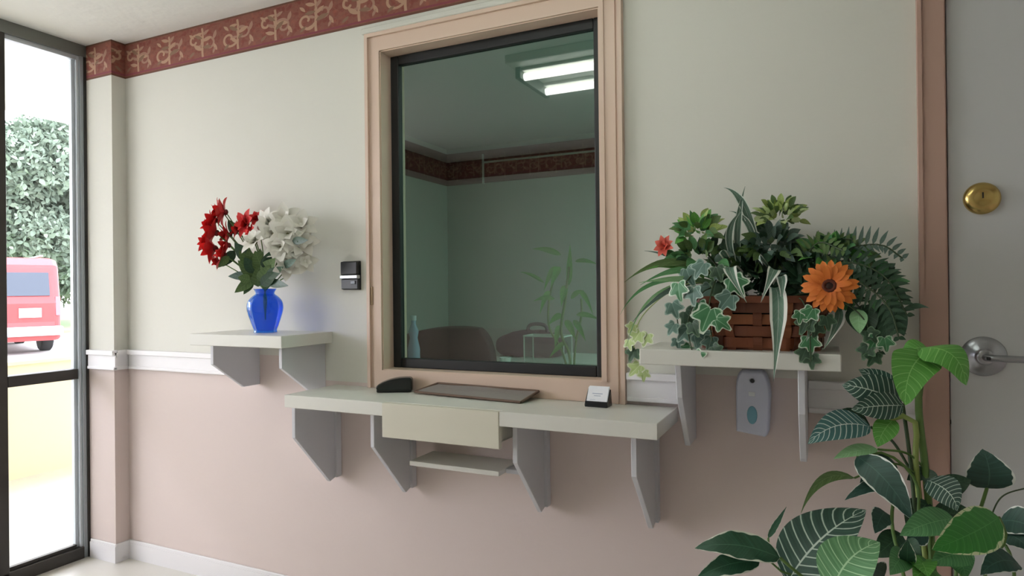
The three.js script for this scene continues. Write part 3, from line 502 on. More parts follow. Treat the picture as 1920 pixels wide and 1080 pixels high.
// ------------------------------------------------------------------ woven basket
const BC = [-0.165, 1.086, 0.128];
{
  const t = thing('wicker_basket', 'brown woven splint basket of silk plants on right wall shelf', 'basket', BC);
  const rx = 0.175, rz = 0.088, hh = 0.135, woods = [0, 1, 2, 3].map((i) => std(['#7d4326', '#6a371d', '#8c5230', '#5a2e17'][i], 0.55));
  const pt = (a, k, y) => { const c = Math.cos(a), s = Math.sin(a), q = (v) => Math.sign(v) * Math.abs(v) ** 0.55, f = 0.86 + 0.14 * y / hh; return [q(c) * (rx * f + k), y, q(s) * (rz * f + k)]; };
  const ribbon = (fn, n, w) => { // fn(u) -> [centre point, across vector]
    const pos = [], idx = []; for (let i = 0; i <= n; i++) { const [p, ac, th] = fn(i / n); for (const [a, b] of [[-1, 0], [1, 0], [1, 1], [-1, 1]]) pos.push(p[0] + ac[0] * a * w / 2 - th[0] * b, p[1] + ac[1] * a * w / 2 - th[1] * b, p[2] + ac[2] * a * w / 2 - th[2] * b); if (i) for (let k = 0; k < 4; k++) { const a = (i - 1) * 4 + k, b = (i - 1) * 4 + (k + 1) % 4; idx.push(a, b, b + 4, a, b + 4, a + 4); } }
    const g = new THREE.BufferGeometry(); g.setAttribute('position', new THREE.Float32BufferAttribute(pos, 3)); g.setIndex(idx); const h = g.toNonIndexed(); h.computeVertexNormals(); return h;
  };
  const N = 28;
  for (let r = 0; r < 4; r++) { const y = 0.02 + r * 0.031; obj('weaver', ribbon((u) => { const a = u * Math.PI * 2, k = 0.0035 * Math.cos(a * N / 2 + r * Math.PI); const p = pt(a, k, y), q = Math.hypot(p[0], p[2]); return [p, [0, 1, 0], [p[0] / q * 0.002, 0, p[2] / q * 0.002]]; }, 168, 0.027), woods[r % 4], t); }
  for (let i = 0; i < N; i++) { const a = i / N * Math.PI * 2; obj('stake', ribbon((u) => { const y = u * hh, r = (y - 0.02) / 0.031, k = -0.0035 * Math.cos(i * Math.PI + r * Math.PI); const p = pt(a, k, y), p2 = pt(a + 0.02, k, y), dx = p2[0] - p[0], dz = p2[2] - p[2], l = Math.hypot(dx, dz); return [p, [dx / l, 0, dz / l], [dz / l * 0.002, 0, -dx / l * 0.002]]; }, 18, 0.022), woods[(i * 7) % 4], t); }
  obj('rim', ribbon((u) => { const p = pt(u * Math.PI * 2, 0.006, hh), q = Math.hypot(p[0], p[2]); return [p, [0, 1, 0], [p[0] / q * 0.012, 0, p[2] / q * 0.012]]; }, 120, 0.018), woods[1], t);
  obj('base', new THREE.CylinderGeometry(1, 1, 0.006, 40).scale(rx * 0.84, 1, rz * 0.84), woods[1], t, [0, 0.004, 0]);
  obj('filling', new THREE.CylinderGeometry(1, 0.95, 0.02, 40).scale(rx * 0.9, 1, rz * 0.88), std('#26281f', 0.95), t, [0, 0.1, 0]);
}
{
  const R = [BC[0], BC[1] + 0.11, BC[2]];
  // variegated strap leaves
  const s = thing('striped_plant', 'silk plant of white striped strap leaves in basket middle', 'plant');
  const st = (b, t, W, bow, m = L.stripe) => leaf(s, m, b, t, W, { shape: 'strap', bow, n: 18, fold: 0.25 });
  st([-0.203, 1.28, 0.15], [-0.186, 1.214, 0.26], 0.034, [-0.075, 0.11, 0.03]); st([-0.142, 1.25, 0.15], [-0.151, 1.214, 0.27], 0.032, [0.05, 0.13, 0.04]); st([-0.128, 1.25, 0.16], [-0.122, 1.017, 0.29], 0.042, [0.03, 0.13, 0.07]);
  st([-0.122, 1.265, 0.15], [-0.105, 1.203, 0.24], 0.026, [0.02, 0.08, 0.04]); st([0.013, 1.2, 0.14], [-0.009, 1.096, 0.25], 0.03, [0.05, 0.05, 0.04]);
  st([-0.219, 1.31, 0.13], [-0.2, 1.532, 0.13], 0.02, [-0.02, 0, 0.02], L.stripeDark); st([-0.164, 1.309, 0.12], [-0.257, 1.532, 0.13], 0.024, [0.02, 0.1, 0.02], L.stripeDark); st([-0.226, 1.311, 0.13], [-0.203, 1.461, 0.17], 0.02, [-0.05, 0.03, 0.02], L.stripeDark);
  st([-0.232, 1.296, 0.13], [-0.259, 1.341, 0.2], 0.02, [-0.02, 0.06, 0.02]); st([-0.142, 1.308, 0.14], [-0.149, 1.31, 0.22], 0.014, [-0.03, 0.05, 0.03]); st([-0.17, 1.309, 0.13], [-0.242, 1.465, 0.14], 0.018, [0.03, 0.07, 0], L.stripeDark); st([-0.238, 1.311, 0.13], [-0.247, 1.413, 0.16], 0.024, [-0.02, 0, 0], L.dark);
  // leafy crown at the top
  const c = thing('yellow_green_plant', 'bushy yellow green silk plant rising from basket top', 'plant');
  cluster(c, [L.yellow, L.olive, L.yellow, L.lime, L.olive], [-0.111, 1.435, 0.13], [0.068, 0.055, 0.055], 84, 0.03, 0.018);
  cluster(c, [L.greygreen, L.greygreen, L.dark, L.olive], [-0.134, 1.36, 0.12], [0.09, 0.07, 0.055], 90, 0.042, 0.024, 0);
  cluster(c, [L.dark], [-0.157, 1.273, 0.1], [0.12, 0.055, 0.05], 70, 0.05, 0.03, 0);
  cluster(c, [L.greygreen, L.dark, L.olive], [-0.2, 1.31, 0.11], [0.075, 0.07, 0.05], 70, 0.045, 0.026, 0);
  cluster(c, [L.greygreen, L.dark], [-0.09, 1.301, 0.11], [0.07, 0.07, 0.05], 60, 0.045, 0.026, 0);
  cluster(c, [L.dark], [-0.186, 1.233, 0.12], [0.16, 0.025, 0.05], 60, 0.045, 0.026, 0);
  for (const q of [[-0.112, 1.409, 0.13], [-0.143, 1.352, 0.13], [-0.159, 1.28, 0.11]]) obj('stem', tube([R, [(R[0] + q[0]) / 2 + 0.01, (R[1] + q[1]) / 2, q[2]], q], 0.003, 10, 5), stemDark, c);
  // left bunch
  const f = thing('bright_leaf_plant', 'bright green leafy silk stem left of basket top', 'plant');
  cluster(f, [L.light, L.olive, L.yellow, L.mid], [-0.328, 1.406, 0.14], [0.068, 0.045, 0.05], 56, 0.04, 0.022);
  cluster(f, [L.dark, L.olive, L.mid], [-0.318, 1.335, 0.14], [0.1, 0.045, 0.05], 60, 0.045, 0.024, 0);
  obj('stem', tube([R, [-0.278, 1.312, 0.12], [-0.325, 1.388, 0.14]], 0.003, 12, 5), stemDark, f);
  const r = thing('coral_flower', 'small coral red silk flower at left of basket', 'flower');
  const pc = petalGeo(0.034, 0.02, 0.2);
  flower(r, [-0.418, 1.373, 0.15], [-0.3, 0.2, 1], [[8, pc, 0.05], [6, petalGeo(0.022, 0.016, 0.5), 0.4]], P.coral, std('#5c1a14', 0.8), 0.006);
  obj('stem', tube([R, [-0.342, 1.313, 0.13], [-0.414, 1.367, 0.145]], 0.0025, 12, 5), stemMat, r);
  // arching grass blades to the left
  const g = thing('arching_grass', 'long narrow green blades arching left from basket', 'grass plant');
  const gr = (b, t, W, bow, m = L.mid) => leaf(g, m, b, t, W, { shape: 'strap', bow, n: 16, m: 2 });
  gr([-0.275, 1.282, 0.14], [-0.526, 1.27, 0.2], 0.022, [0, 0.1, 0.02], L.olive); gr([-0.281, 1.274, 0.15], [-0.474, 1.262, 0.22], 0.018, [0.02, 0.07, 0.02], L.mid); gr([-0.295, 1.267, 0.15], [-0.497, 1.158, 0.22], 0.014, [0.0, 0.07, 0.02], L.greygreen); gr([-0.299, 1.267, 0.13], [-0.55, 1.176, 0.16], 0.012, [-0.06, 0.09, 0.0], L.mid); gr([-0.291, 1.282, 0.13], [-0.481, 1.363, 0.14], 0.013, [0.0, 0.03, 0.0], L.greygreen); gr([-0.311, 1.282, 0.14], [-0.463, 1.307, 0.2], 0.014, [0, 0.04, 0], L.light); gr([-0.281, 1.267, 0.15], [-0.472, 1.269, 0.24], 0.016, [0.02, 0.02, 0.02], L.pale); gr([-0.306, 1.267, 0.13], [-0.525, 1.07, 0.2], 0.008, [-0.07, 0.12, 0], L.pale);
  // ivy spilling over the left end
  const iv = thing('variegated_ivy', 'grey green variegated silk ivy spilling over basket left', 'ivy');
  const spots = [[-0.345, 1.294, 0.2, 26], [-0.306, 1.31, 0.212, 24], [-0.262, 1.298, 0.224, 20], [-0.364, 1.253, 0.236, 26], [-0.322, 1.241, 0.248, 24], [-0.295, 1.245, 0.2, 24], [-0.255, 1.259, 0.212, 28], [-0.218, 1.266, 0.224, 28], [-0.235, 1.223, 0.236, 26], [-0.376, 1.202, 0.248, 22], [-0.346, 1.179, 0.2, 24], [-0.312, 1.202, 0.212, 22], [-0.35, 1.133, 0.224, 22], [-0.38, 1.148, 0.236, 18], [-0.323, 1.15, 0.248, 20], [-0.347, 1.083, 0.2, 20], [-0.313, 1.119, 0.212, 26], [-0.283, 1.109, 0.224, 20], [-0.27, 1.089, 0.236, 18], [-0.313, 1.07, 0.248, 20], [-0.376, 1.105, 0.2, 16], [-0.265, 1.292, 0.212, 16]];
  spots.forEach(([x, y, z, w], i) => { const o = [x, y, z], l = w * 0.00165, a = rr(-0.9, 0.9); ivy(iv, [IV.dull, IV.dull, IV.dark, IV.bright][i % 4], o, [o[0] + Math.sin(a) * l, o[1] - Math.cos(a) * l, o[2] + l * 0.2], [rr(-0.5, 0.3), rr(0, 0.6), 1]); });
  ivy(iv, IV.bright, [-0.282, 1.182, 0.26], [[-0.282, 1.182, 0.26][0] - 0.02, [-0.282, 1.182, 0.26][1] - 0.052, 0.27], [0.1, 0.4, 1]); ivy(iv, IV.bright, [-0.251, 1.164, 0.27], [[-0.251, 1.164, 0.27][0] + 0.03, [-0.251, 1.164, 0.27][1] - 0.02, 0.275], [0.1, 0.5, 1]);
  for (const pts of [[R, [-0.288, 1.252, 0.2], [-0.342, 1.165, 0.22], [-0.324, 1.067, 0.25]], [R, [-0.26, 1.281, 0.2], [-0.281, 1.21, 0.25], [-0.275, 1.111, 0.25]], [R, [-0.316, 1.296, 0.2], [-0.374, 1.223, 0.2], [-0.368, 1.105, 0.2]]]) obj('stem', tube(pts, 0.0018, 24, 5), stemDark, iv);
  const lime = thing('trailing_pale_ivy', 'pale yellow green ivy sprig trailing beside window casing', 'ivy');
  [[-0.5, 1.117, 0.15, 20], [-0.475, 1.111, 0.15, 18], [-0.513, 1.066, 0.15, 18], [-0.504, 1.02, 0.15, 20], [-0.526, 1.094, 0.15, 14], [-0.484, 1.005, 0.15, 14], [-0.516, 1.141, 0.15, 14]].forEach(([x, y, z, w], i) => { const o = [x, y, z], l = w * 0.0018, a = rr(-0.8, 0.8); ivy(lime, i === 2 ? IV.dark : IV.lime, o, [o[0] + Math.sin(a) * l, o[1] - Math.cos(a) * l, o[2] + 0.01], [rr(-0.4, 0.4), 0.3, 1]); });
  obj('stem', tube([R, [-0.334, 1.267, 0.18], [-0.467, 1.192, 0.16], [-0.508, 1.129, 0.145], [-0.512, 1.05, 0.145], [-0.496, 0.996, 0.145]], 0.0016, 30, 5), std('#9db070', 0.7), lime);
  // gerbera
  const d = thing('orange_gerbera', 'large orange silk gerbera at front right of basket', 'flower');
  const o1 = petalGeo(0.066, 0.019, 0.03, 'petal'), o2 = petalGeo(0.052, 0.017, 0.12, 'petal'), o3 = petalGeo(0.032, 0.013, 0.12, 'petal'), fa = [0.007, 1.254, 0.25];
  const fl = flower(d, fa, [-0.05, 0.12, 1], [[20, o1, -0.06], [18, o2, 0.05], [14, o3, 0.12]], P.orange, std('#2c1710', 0.9), 0.013);
  obj('stamen_ring', new THREE.TorusGeometry(0.013, 0.005, 8, 24).rotateX(Math.PI / 2), std('#5b2a18', 0.9), fl, [0, 0.006, 0]);
  obj('stem', tube([R, [-0.05, 1.222, 0.17], [-0.005, 1.242, 0.2], fa], 0.004, 16, 6), stemMat, d);
  // ferns on the right
  const fe = thing('fern', 'dark green silk fern arching right of orange gerbera', 'fern');
  frond(fe, L.greygreen, [R, [-0.024, 1.319, 0.14], [0.076, 1.355, 0.15], [0.129, 1.355, 0.15], [0.171, 1.321, 0.16]], 0.045, 24, -0.35, [0, 0.2, 1]);
  frond(fe, L.dark, [R, [-0.011, 1.305, 0.16], [0.074, 1.309, 0.18], [0.136, 1.267, 0.2], [0.173, 1.183, 0.22]], 0.05, 26, 0.05, [0, 0.3, 1]);
  frond(fe, L.dark, [R, [0.013, 1.276, 0.18], [0.084, 1.255, 0.22], [0.136, 1.197, 0.24], [0.153, 1.131, 0.25]], 0.045, 24, 0.2, [0, 0.3, 1]);
  frond(fe, L.olive, [R, [-0.037, 1.348, 0.13], [0.015, 1.374, 0.14], [0.063, 1.373, 0.16]], 0.035, 18, 0.1);
  frond(fe, L.olive, [R, [-0.049, 1.334, 0.14], [-0.017, 1.367, 0.17], [0.038, 1.342, 0.22]], 0.04, 18, 0.1);
  frond(fe, L.dark, [R, [0.013, 1.249, 0.16], [0.072, 1.202, 0.2], [0.105, 1.137, 0.22], [0.116, 1.092, 0.22]], 0.035, 18, 0.3, [0, 0.3, 1]);
  const bl = thing('broad_leaf_plant', 'dark green broad leaved silk stem behind orange gerbera', 'plant');
  cluster(bl, [L.mid, L.dark, L.olive, L.light], [0.014, 1.333, 0.13], [0.1, 0.045, 0.05], 60, 0.045, 0.026, 0);
  cluster(bl, [L.dark, L.mid], [0.099, 1.241, 0.15], [0.075, 0.075, 0.04], 56, 0.05, 0.028, -0.3);
  cluster(bl, [L.dark], [-0.053, 1.264, 0.13], [0.06, 0.075, 0.035], 40, 0.045, 0.026, 0);
  for (const [b, q] of [[[0.096, 1.209, 0.2], [0.084, 1.119, 0.24]], [[0.124, 1.209, 0.2], [0.132, 1.11, 0.24]], [[0.144, 1.209, 0.2], [0.167, 1.132, 0.22]], [[0.06, 1.202, 0.2], [0.07, 1.138, 0.24]], [[0.107, 1.182, 0.2], [0.105, 1.098, 0.22]]]) leaf(bl, L.dark, b, q, 0.045, { shape: 'ovate', n: 10 });
  for (const q of [[0.008, 1.333, 0.13], [0.097, 1.221, 0.17], [-0.051, 1.249, 0.13]]) obj('stem', tube([R, [(R[0] + q[0]) / 2, (R[1] + q[1]) / 2 + 0.03, q[2]], q], 0.003, 10, 5), stemDark, bl);
  leaf(bl, L.pale, [0.069, 1.196, 0.22], [0.071, 1.139, 0.26], 0.04, { n: 10 }); leaf(bl, L.dark, [0.164, 1.189, 0.2], [0.22, 1.199, 0.22], 0.014, { shape: 'strap', bow: [0, 0.02, 0], m: 2 });
  const iv2 = thing('dark_ivy', 'dark green silk ivy hanging below the orange gerbera', 'ivy');
  [[-0.036, 1.19, 0.255, 20], [-0.046, 1.163, 0.255, 22], [-0.024, 1.154, 0.255, 20], [-0.039, 1.117, 0.255, 22], [-0.051, 1.09, 0.255, 18], [-0.035, 1.075, 0.255, 18], [0.103, 1.121, 0.255, 20], [0.086, 1.101, 0.255, 18], [0.101, 1.085, 0.255, 18], [0.125, 1.121, 0.255, 18], [0.092, 1.139, 0.255, 18], [-0, 1.171, 0.255, 18], [-0.06, 1.183, 0.255, 16]].forEach(([x, y, z, w], i) => { const o = [x, y, z], l = w * 0.0016, a = rr(-0.7, 0.7); ivy(iv2, i % 3 ? IV.dark : IV.bright, o, [o[0] + Math.sin(a) * l, o[1] - Math.cos(a) * l, o[2] + 0.006], [rr(-0.4, 0.4), 0.2, 1]); });
  leaf(iv2, L.stripe, [-0.022, 1.196, 0.23], [-0.046, 1.117, 0.262], 0.02, { shape: 'lance' });
  for (const pts of [[R, [-0.061, 1.223, 0.22], [-0.041, 1.157, 0.258], [-0.037, 1.067, 0.262]], [R, [0.013, 1.222, 0.2], [0.082, 1.171, 0.24], [0.101, 1.085, 0.255]]]) obj('stem', tube(pts, 0.0018, 24, 5), stemDark, iv2);
}

// ------------------------------------------------------------------ tall floor plants at the lower right
{
  const pc = [0.2, 0, 0.52];
  const pot = thing('plant_pot', 'terracotta floor pot holding the tall silk plants', 'pot', pc);
  obj('pot_body', new THREE.LatheGeometry([[0, 0.004], [0.11, 0.004], [0.115, 0], [0.15, 0.25], [0.168, 0.252], [0.17, 0.3], [0.158, 0.3], [0.148, 0.25], [0, 0.245]].map((p) => new THREE.Vector2(...p)), 40), std('#9b6a4c', 0.8), pot);
  obj('soil', new THREE.CylinderGeometry(0.149, 0.149, 0.012, 32), std('#2c251d', 0.95), pot, [0, 0.262, 0]);
  const R = (dx, dz) => [pc[0] + dx, 0.27, pc[2] + dz];
  const stalk = (p, pts, r, m = stemMat) => obj('stem', tube(pts, r, 28, 7), m, p);
  // light green plant on a thick stem
  const a = thing('tall_green_plant', 'tall light green silk plant on thick stem before door casing', 'plant');
  stalk(a, [R(0, -0.04), [0.191, 0.775, 0.42], [0.186, 0.871, 0.4], [0.178, 1.01, 0.38], [0.193, 1.099, 0.37]], 0.0075);
  stalk(a, [R(0.01, -0.03), [0.175, 0.773, 0.42], [0.168, 0.883, 0.41], [0.168, 0.961, 0.4], [0.144, 0.971, 0.4], [0.122, 0.962, 0.4]], 0.006, std('#8a9a52', 0.6));
  leaf(a, L.light, [0.197, 1.107, 0.36], [0.146, 1.004, 0.46], 0.1, { shape: 'heart', bow: [-0.025, 0.03, 0.03], fold: 0.12, n: 18 });
  leaf(a, L.light, [0.186, 1.117, 0.37], [0.259, 1.046, 0.42], 0.1, { shape: 'heart', bow: [0.03, 0.05, 0.02], fold: -0.2, n: 18, face: [0.2, 0.9, 0.75] });
  leaf(a, L.light, [0.201, 1.113, 0.35], [0.148, 1.097, 0.37], 0.05, { shape: 'ovate', bow: [0, 0.02, 0], face: [0, 0.8, 0.6] });
  leaf(a, L.light, [0.13, 0.963, 0.4], [0.096, 0.906, 0.43], 0.048, { bow: [-0.01, 0.01, 0.02], fold: 0.1 });
  leaf(a, L.pale, [0.095, 0.903, 0.44], [0.01, 0.888, 0.5], 0.034, { bow: [0, 0.012, 0], face: [0, 0.8, 0.6] });
  leaf(a, L.olive, [0.049, 0.852, 0.5], [-0.052, 0.789, 0.58], 0.022, { shape: 'lance', bow: [-0.02, 0.06, 0] });
  stalk(a, [[0.188, 0.86, 0.4], [0.151, 0.895, 0.42], [0.096, 0.903, 0.44]], 0.0025); stalk(a, [[0.188, 0.837, 0.4], [0.13, 0.875, 0.44], [0.088, 0.866, 0.47], [0.049, 0.852, 0.5]], 0.0022);
  leaf(a, L.mid, [0.217, 0.806, 0.55], [0.12, 0.783, 0.62], 0.056, { bow: [0, 0.02, 0.02], face: [0, 0.6, 0.8] });
  leaf(a, L.light, [0.184, 0.715, 0.6], [0.137, 0.72, 0.66], 0.06, { bow: [0, 0.02, 0], face: [0, 0.7, 0.7] }); leaf(a, L.mid, [0.238, 0.751, 0.58], [0.169, 0.735, 0.62], 0.05, { bow: [0, 0.02, 0], face: [0, 0.6, 0.8] });
  stalk(a, [R(0.03, 0.02), [0.23, 0.707, 0.52], [0.217, 0.806, 0.55]], 0.003); leaf(a, L.dark, [0.188, 0.86, 0.4], [0.151, 0.838, 0.42], 0.03); leaf(a, L.dark, [0.188, 0.86, 0.4], [0.203, 0.824, 0.43], 0.03);
  // zebra plant
  const z = thing('zebra_plant', 'silk plant with white veined dark leaves below right shelf', 'plant');
  leaf(z, L.zebra, [0.146, 0.996, 0.38], [0.029, 1.032, 0.4], 0.078, { bow: [0, 0.02, 0.03], fold: 0.15, n: 18 });
  leaf(z, L.zebra, [0.149, 0.992, 0.39], [0.046, 0.983, 0.43], 0.06, { bow: [0, 0.01, 0.02], n: 18 });
  leaf(z, L.zebra, [0.15, 0.997, 0.36], [0.064, 1.064, 0.36], 0.05, { bow: [0, 0.02, 0.0] });
  leaf(z, L.zebraTeal, [0.084, 0.946, 0.42], [-0.04, 0.915, 0.5], 0.066, { bow: [-0.01, 0.045, 0.02], fold: 0.1, n: 18, face: [0, 0.35, 0.9] });
  leaf(z, L.dark, [0.083, 0.947, 0.4], [-0.013, 0.936, 0.44], 0.055, { bow: [0, 0.03, 0] });
  leaf(z, L.zebra, [0.188, 0.842, 0.42], [0.232, 0.801, 0.48], 0.06, { bow: [0.02, 0.02, 0.02] });
  leaf(z, L.zebra, [-0.072, 0.7, 0.72], [0.065, 0.818, 0.6], 0.118, { bow: [-0.02, 0.03, 0.02], fold: 0.22, n: 20, face: [-0.3, 0.6, 0.8] });
  leaf(z, L.zebraLight, [0.003, 0.737, 0.82], [0.077, 0.82, 0.78], 0.09, { bow: [-0.02, 0.03, 0.02], fold: 0.2, n: 20, face: [-0.2, 0.5, 0.85] });
  leaf(z, L.dark, [-0.024, 0.755, 0.62], [-0.052, 0.788, 0.62], 0.03);
  stalk(z, [R(-0.02, -0.02), [0.164, 0.755, 0.44], [0.158, 0.882, 0.41], [0.148, 0.995, 0.38]], 0.004, stemDark); stalk(z, [[0.158, 0.859, 0.41], [0.123, 0.919, 0.41], [0.084, 0.946, 0.42]], 0.003, stemDark); stalk(z, [R(-0.04, 0.03), [0.079, 0.691, 0.6], [-0.051, 0.693, 0.7], [-0.072, 0.7, 0.72]], 0.003, stemDark); stalk(z, [R(-0.03, 0.04), [0.075, 0.695, 0.66], [0.003, 0.737, 0.82]], 0.003, stemDark);
  // white edged rubber plant
  const w = thing('white_edged_plant', 'silk plant with white edged green leaves before white door', 'plant');
  leaf(w, L.marginDark, [0.055, 0.888, 0.46], [0.148, 0.791, 0.54], 0.066, { bow: [0.01, 0.03, 0.02], fold: 0.15, n: 18 });
  leaf(w, L.marginDark, [0.131, 0.87, 0.42], [0.06, 0.832, 0.46], 0.05, { bow: [0, 0.03, 0] });
  leaf(w, L.marginDark, [0.129, 0.835, 0.44], [0.03, 0.803, 0.5], 0.034, { bow: [0, 0.02, 0], face: [0, 0.8, 0.6] });
  leaf(w, L.marginDark, [0.299, 0.827, 0.38], [0.289, 0.913, 0.4], 0.085, { bow: [0.01, 0, 0.03], fold: 0.22, shape: 'ovate', n: 16 });
  leaf(w, L.marginBright, [0.281, 0.827, 0.58], [0.164, 0.785, 0.68], 0.078, { bow: [0.01, 0.01, 0.03], fold: 0.08, n: 18 });
  leaf(w, L.margin, [-0.083, 0.752, 0.74], [-0.23, 0.761, 0.78], 0.058, { bow: [0, 0.03, 0.0], fold: 0.12, wave: 0.1, n: 20, face: [0.0, 0.75, 0.7] });
  leaf(w, L.margin, [-0.118, 0.74, 0.74], [-0.228, 0.704, 0.78], 0.045, { bow: [0, 0.02, 0], n: 18, face: [0, 0.6, 0.8] });
  leaf(w, L.marginDark, [0.297, 0.796, 0.5], [0.349, 0.797, 0.55], 0.06, { bow: [0, 0.02, 0], face: [0, 0.5, 0.85] }); leaf(w, L.marginDark, [0.292, 0.779, 0.52], [0.334, 0.765, 0.56], 0.05, { bow: [0, 0.02, 0], face: [0, 0.6, 0.8] });
  leaf(w, L.marginDark, [0.31, 0.746, 0.58], [0.245, 0.731, 0.62], 0.05, { bow: [0, 0.03, 0], face: [0, 0.7, 0.7] }); leaf(w, L.margin, [-0.106, 0.772, 0.7], [-0.072, 0.842, 0.72], 0.012, { shape: 'lance' });
  leaf(w, L.margin, [0.131, 0.729, 0.62], [0.129, 0.792, 0.66], 0.03, { shape: 'lance' }); leaf(w, L.marginDark, [0.179, 0.755, 0.5], [0.142, 0.739, 0.5], 0.04); leaf(w, L.marginDark, [0.097, 0.7, 0.6], [0.068, 0.722, 0.64], 0.04); leaf(w, L.dark, [0.189, 0.797, 0.42], [0.146, 0.748, 0.46], 0.06); leaf(w, L.dark, [0.133, 0.748, 0.5], [0.082, 0.706, 0.54], 0.05); leaf(w, L.dark, [0.196, 0.782, 0.44], [0.27, 0.786, 0.44], 0.05);
  for (const [b, q, W, k] of [[[0.133, 0.742, 0.6], [0.1, 0.721, 0.66], 0.045, 'mid'], [[0.152, 0.727, 0.58], [0.16, 0.728, 0.66], 0.05, 'light'], [[0.217, 0.737, 0.55], [0.227, 0.713, 0.6], 0.05, 'mid'], [[0.131, 0.733, 0.52], [0.161, 0.726, 0.56], 0.035, 'dark'], [[0.106, 0.782, 0.48], [0.084, 0.748, 0.52], 0.045, 'marginDark'], [[0.259, 0.757, 0.5], [0.284, 0.738, 0.55], 0.05, 'dark'], [[0.208, 0.811, 0.42], [0.265, 0.851, 0.42], 0.045, 'dark']]) leaf(w, L[k], b, q, W, { bow: [0, 0.02, 0.01], face: [rr(-0.4, 0.4), 0.5, 0.85] });
  stalk(w, [R(0.02, 0.0), [0.236, 0.736, 0.48], [0.278, 0.787, 0.42], [0.299, 0.827, 0.38]], 0.0035); stalk(w, [R(0.03, 0.03), [0.265, 0.719, 0.56], [0.295, 0.783, 0.56], [0.281, 0.827, 0.58]], 0.003); stalk(w, [R(-0.05, 0.05), [0.003, 0.668, 0.7], [-0.058, 0.733, 0.74], [-0.083, 0.752, 0.74]], 0.003); stalk(w, [R(0, 0), [0.167, 0.74, 0.46], [0.164, 0.845, 0.44], [0.11, 0.895, 0.44], [0.055, 0.888, 0.46]], 0.003); stalk(w, [R(0.01, 0.02), [0.127, 0.705, 0.56], [0.116, 0.768, 0.5], [0.129, 0.835, 0.44]], 0.0035, stemMat); stalk(w, [[0.284, 0.768, 0.46], [0.322, 0.819, 0.4], [0.376, 0.84, 0.38]], 0.0015, stemDark); stalk(w, [R(0.05, 0.03), [0.306, 0.735, 0.56], [0.292, 0.779, 0.52]], 0.003); stalk(w, [R(-0.04, 0.04), [0.004, 0.68, 0.68], [-0.096, 0.728, 0.72], [-0.106, 0.772, 0.7]], 0.002);
}
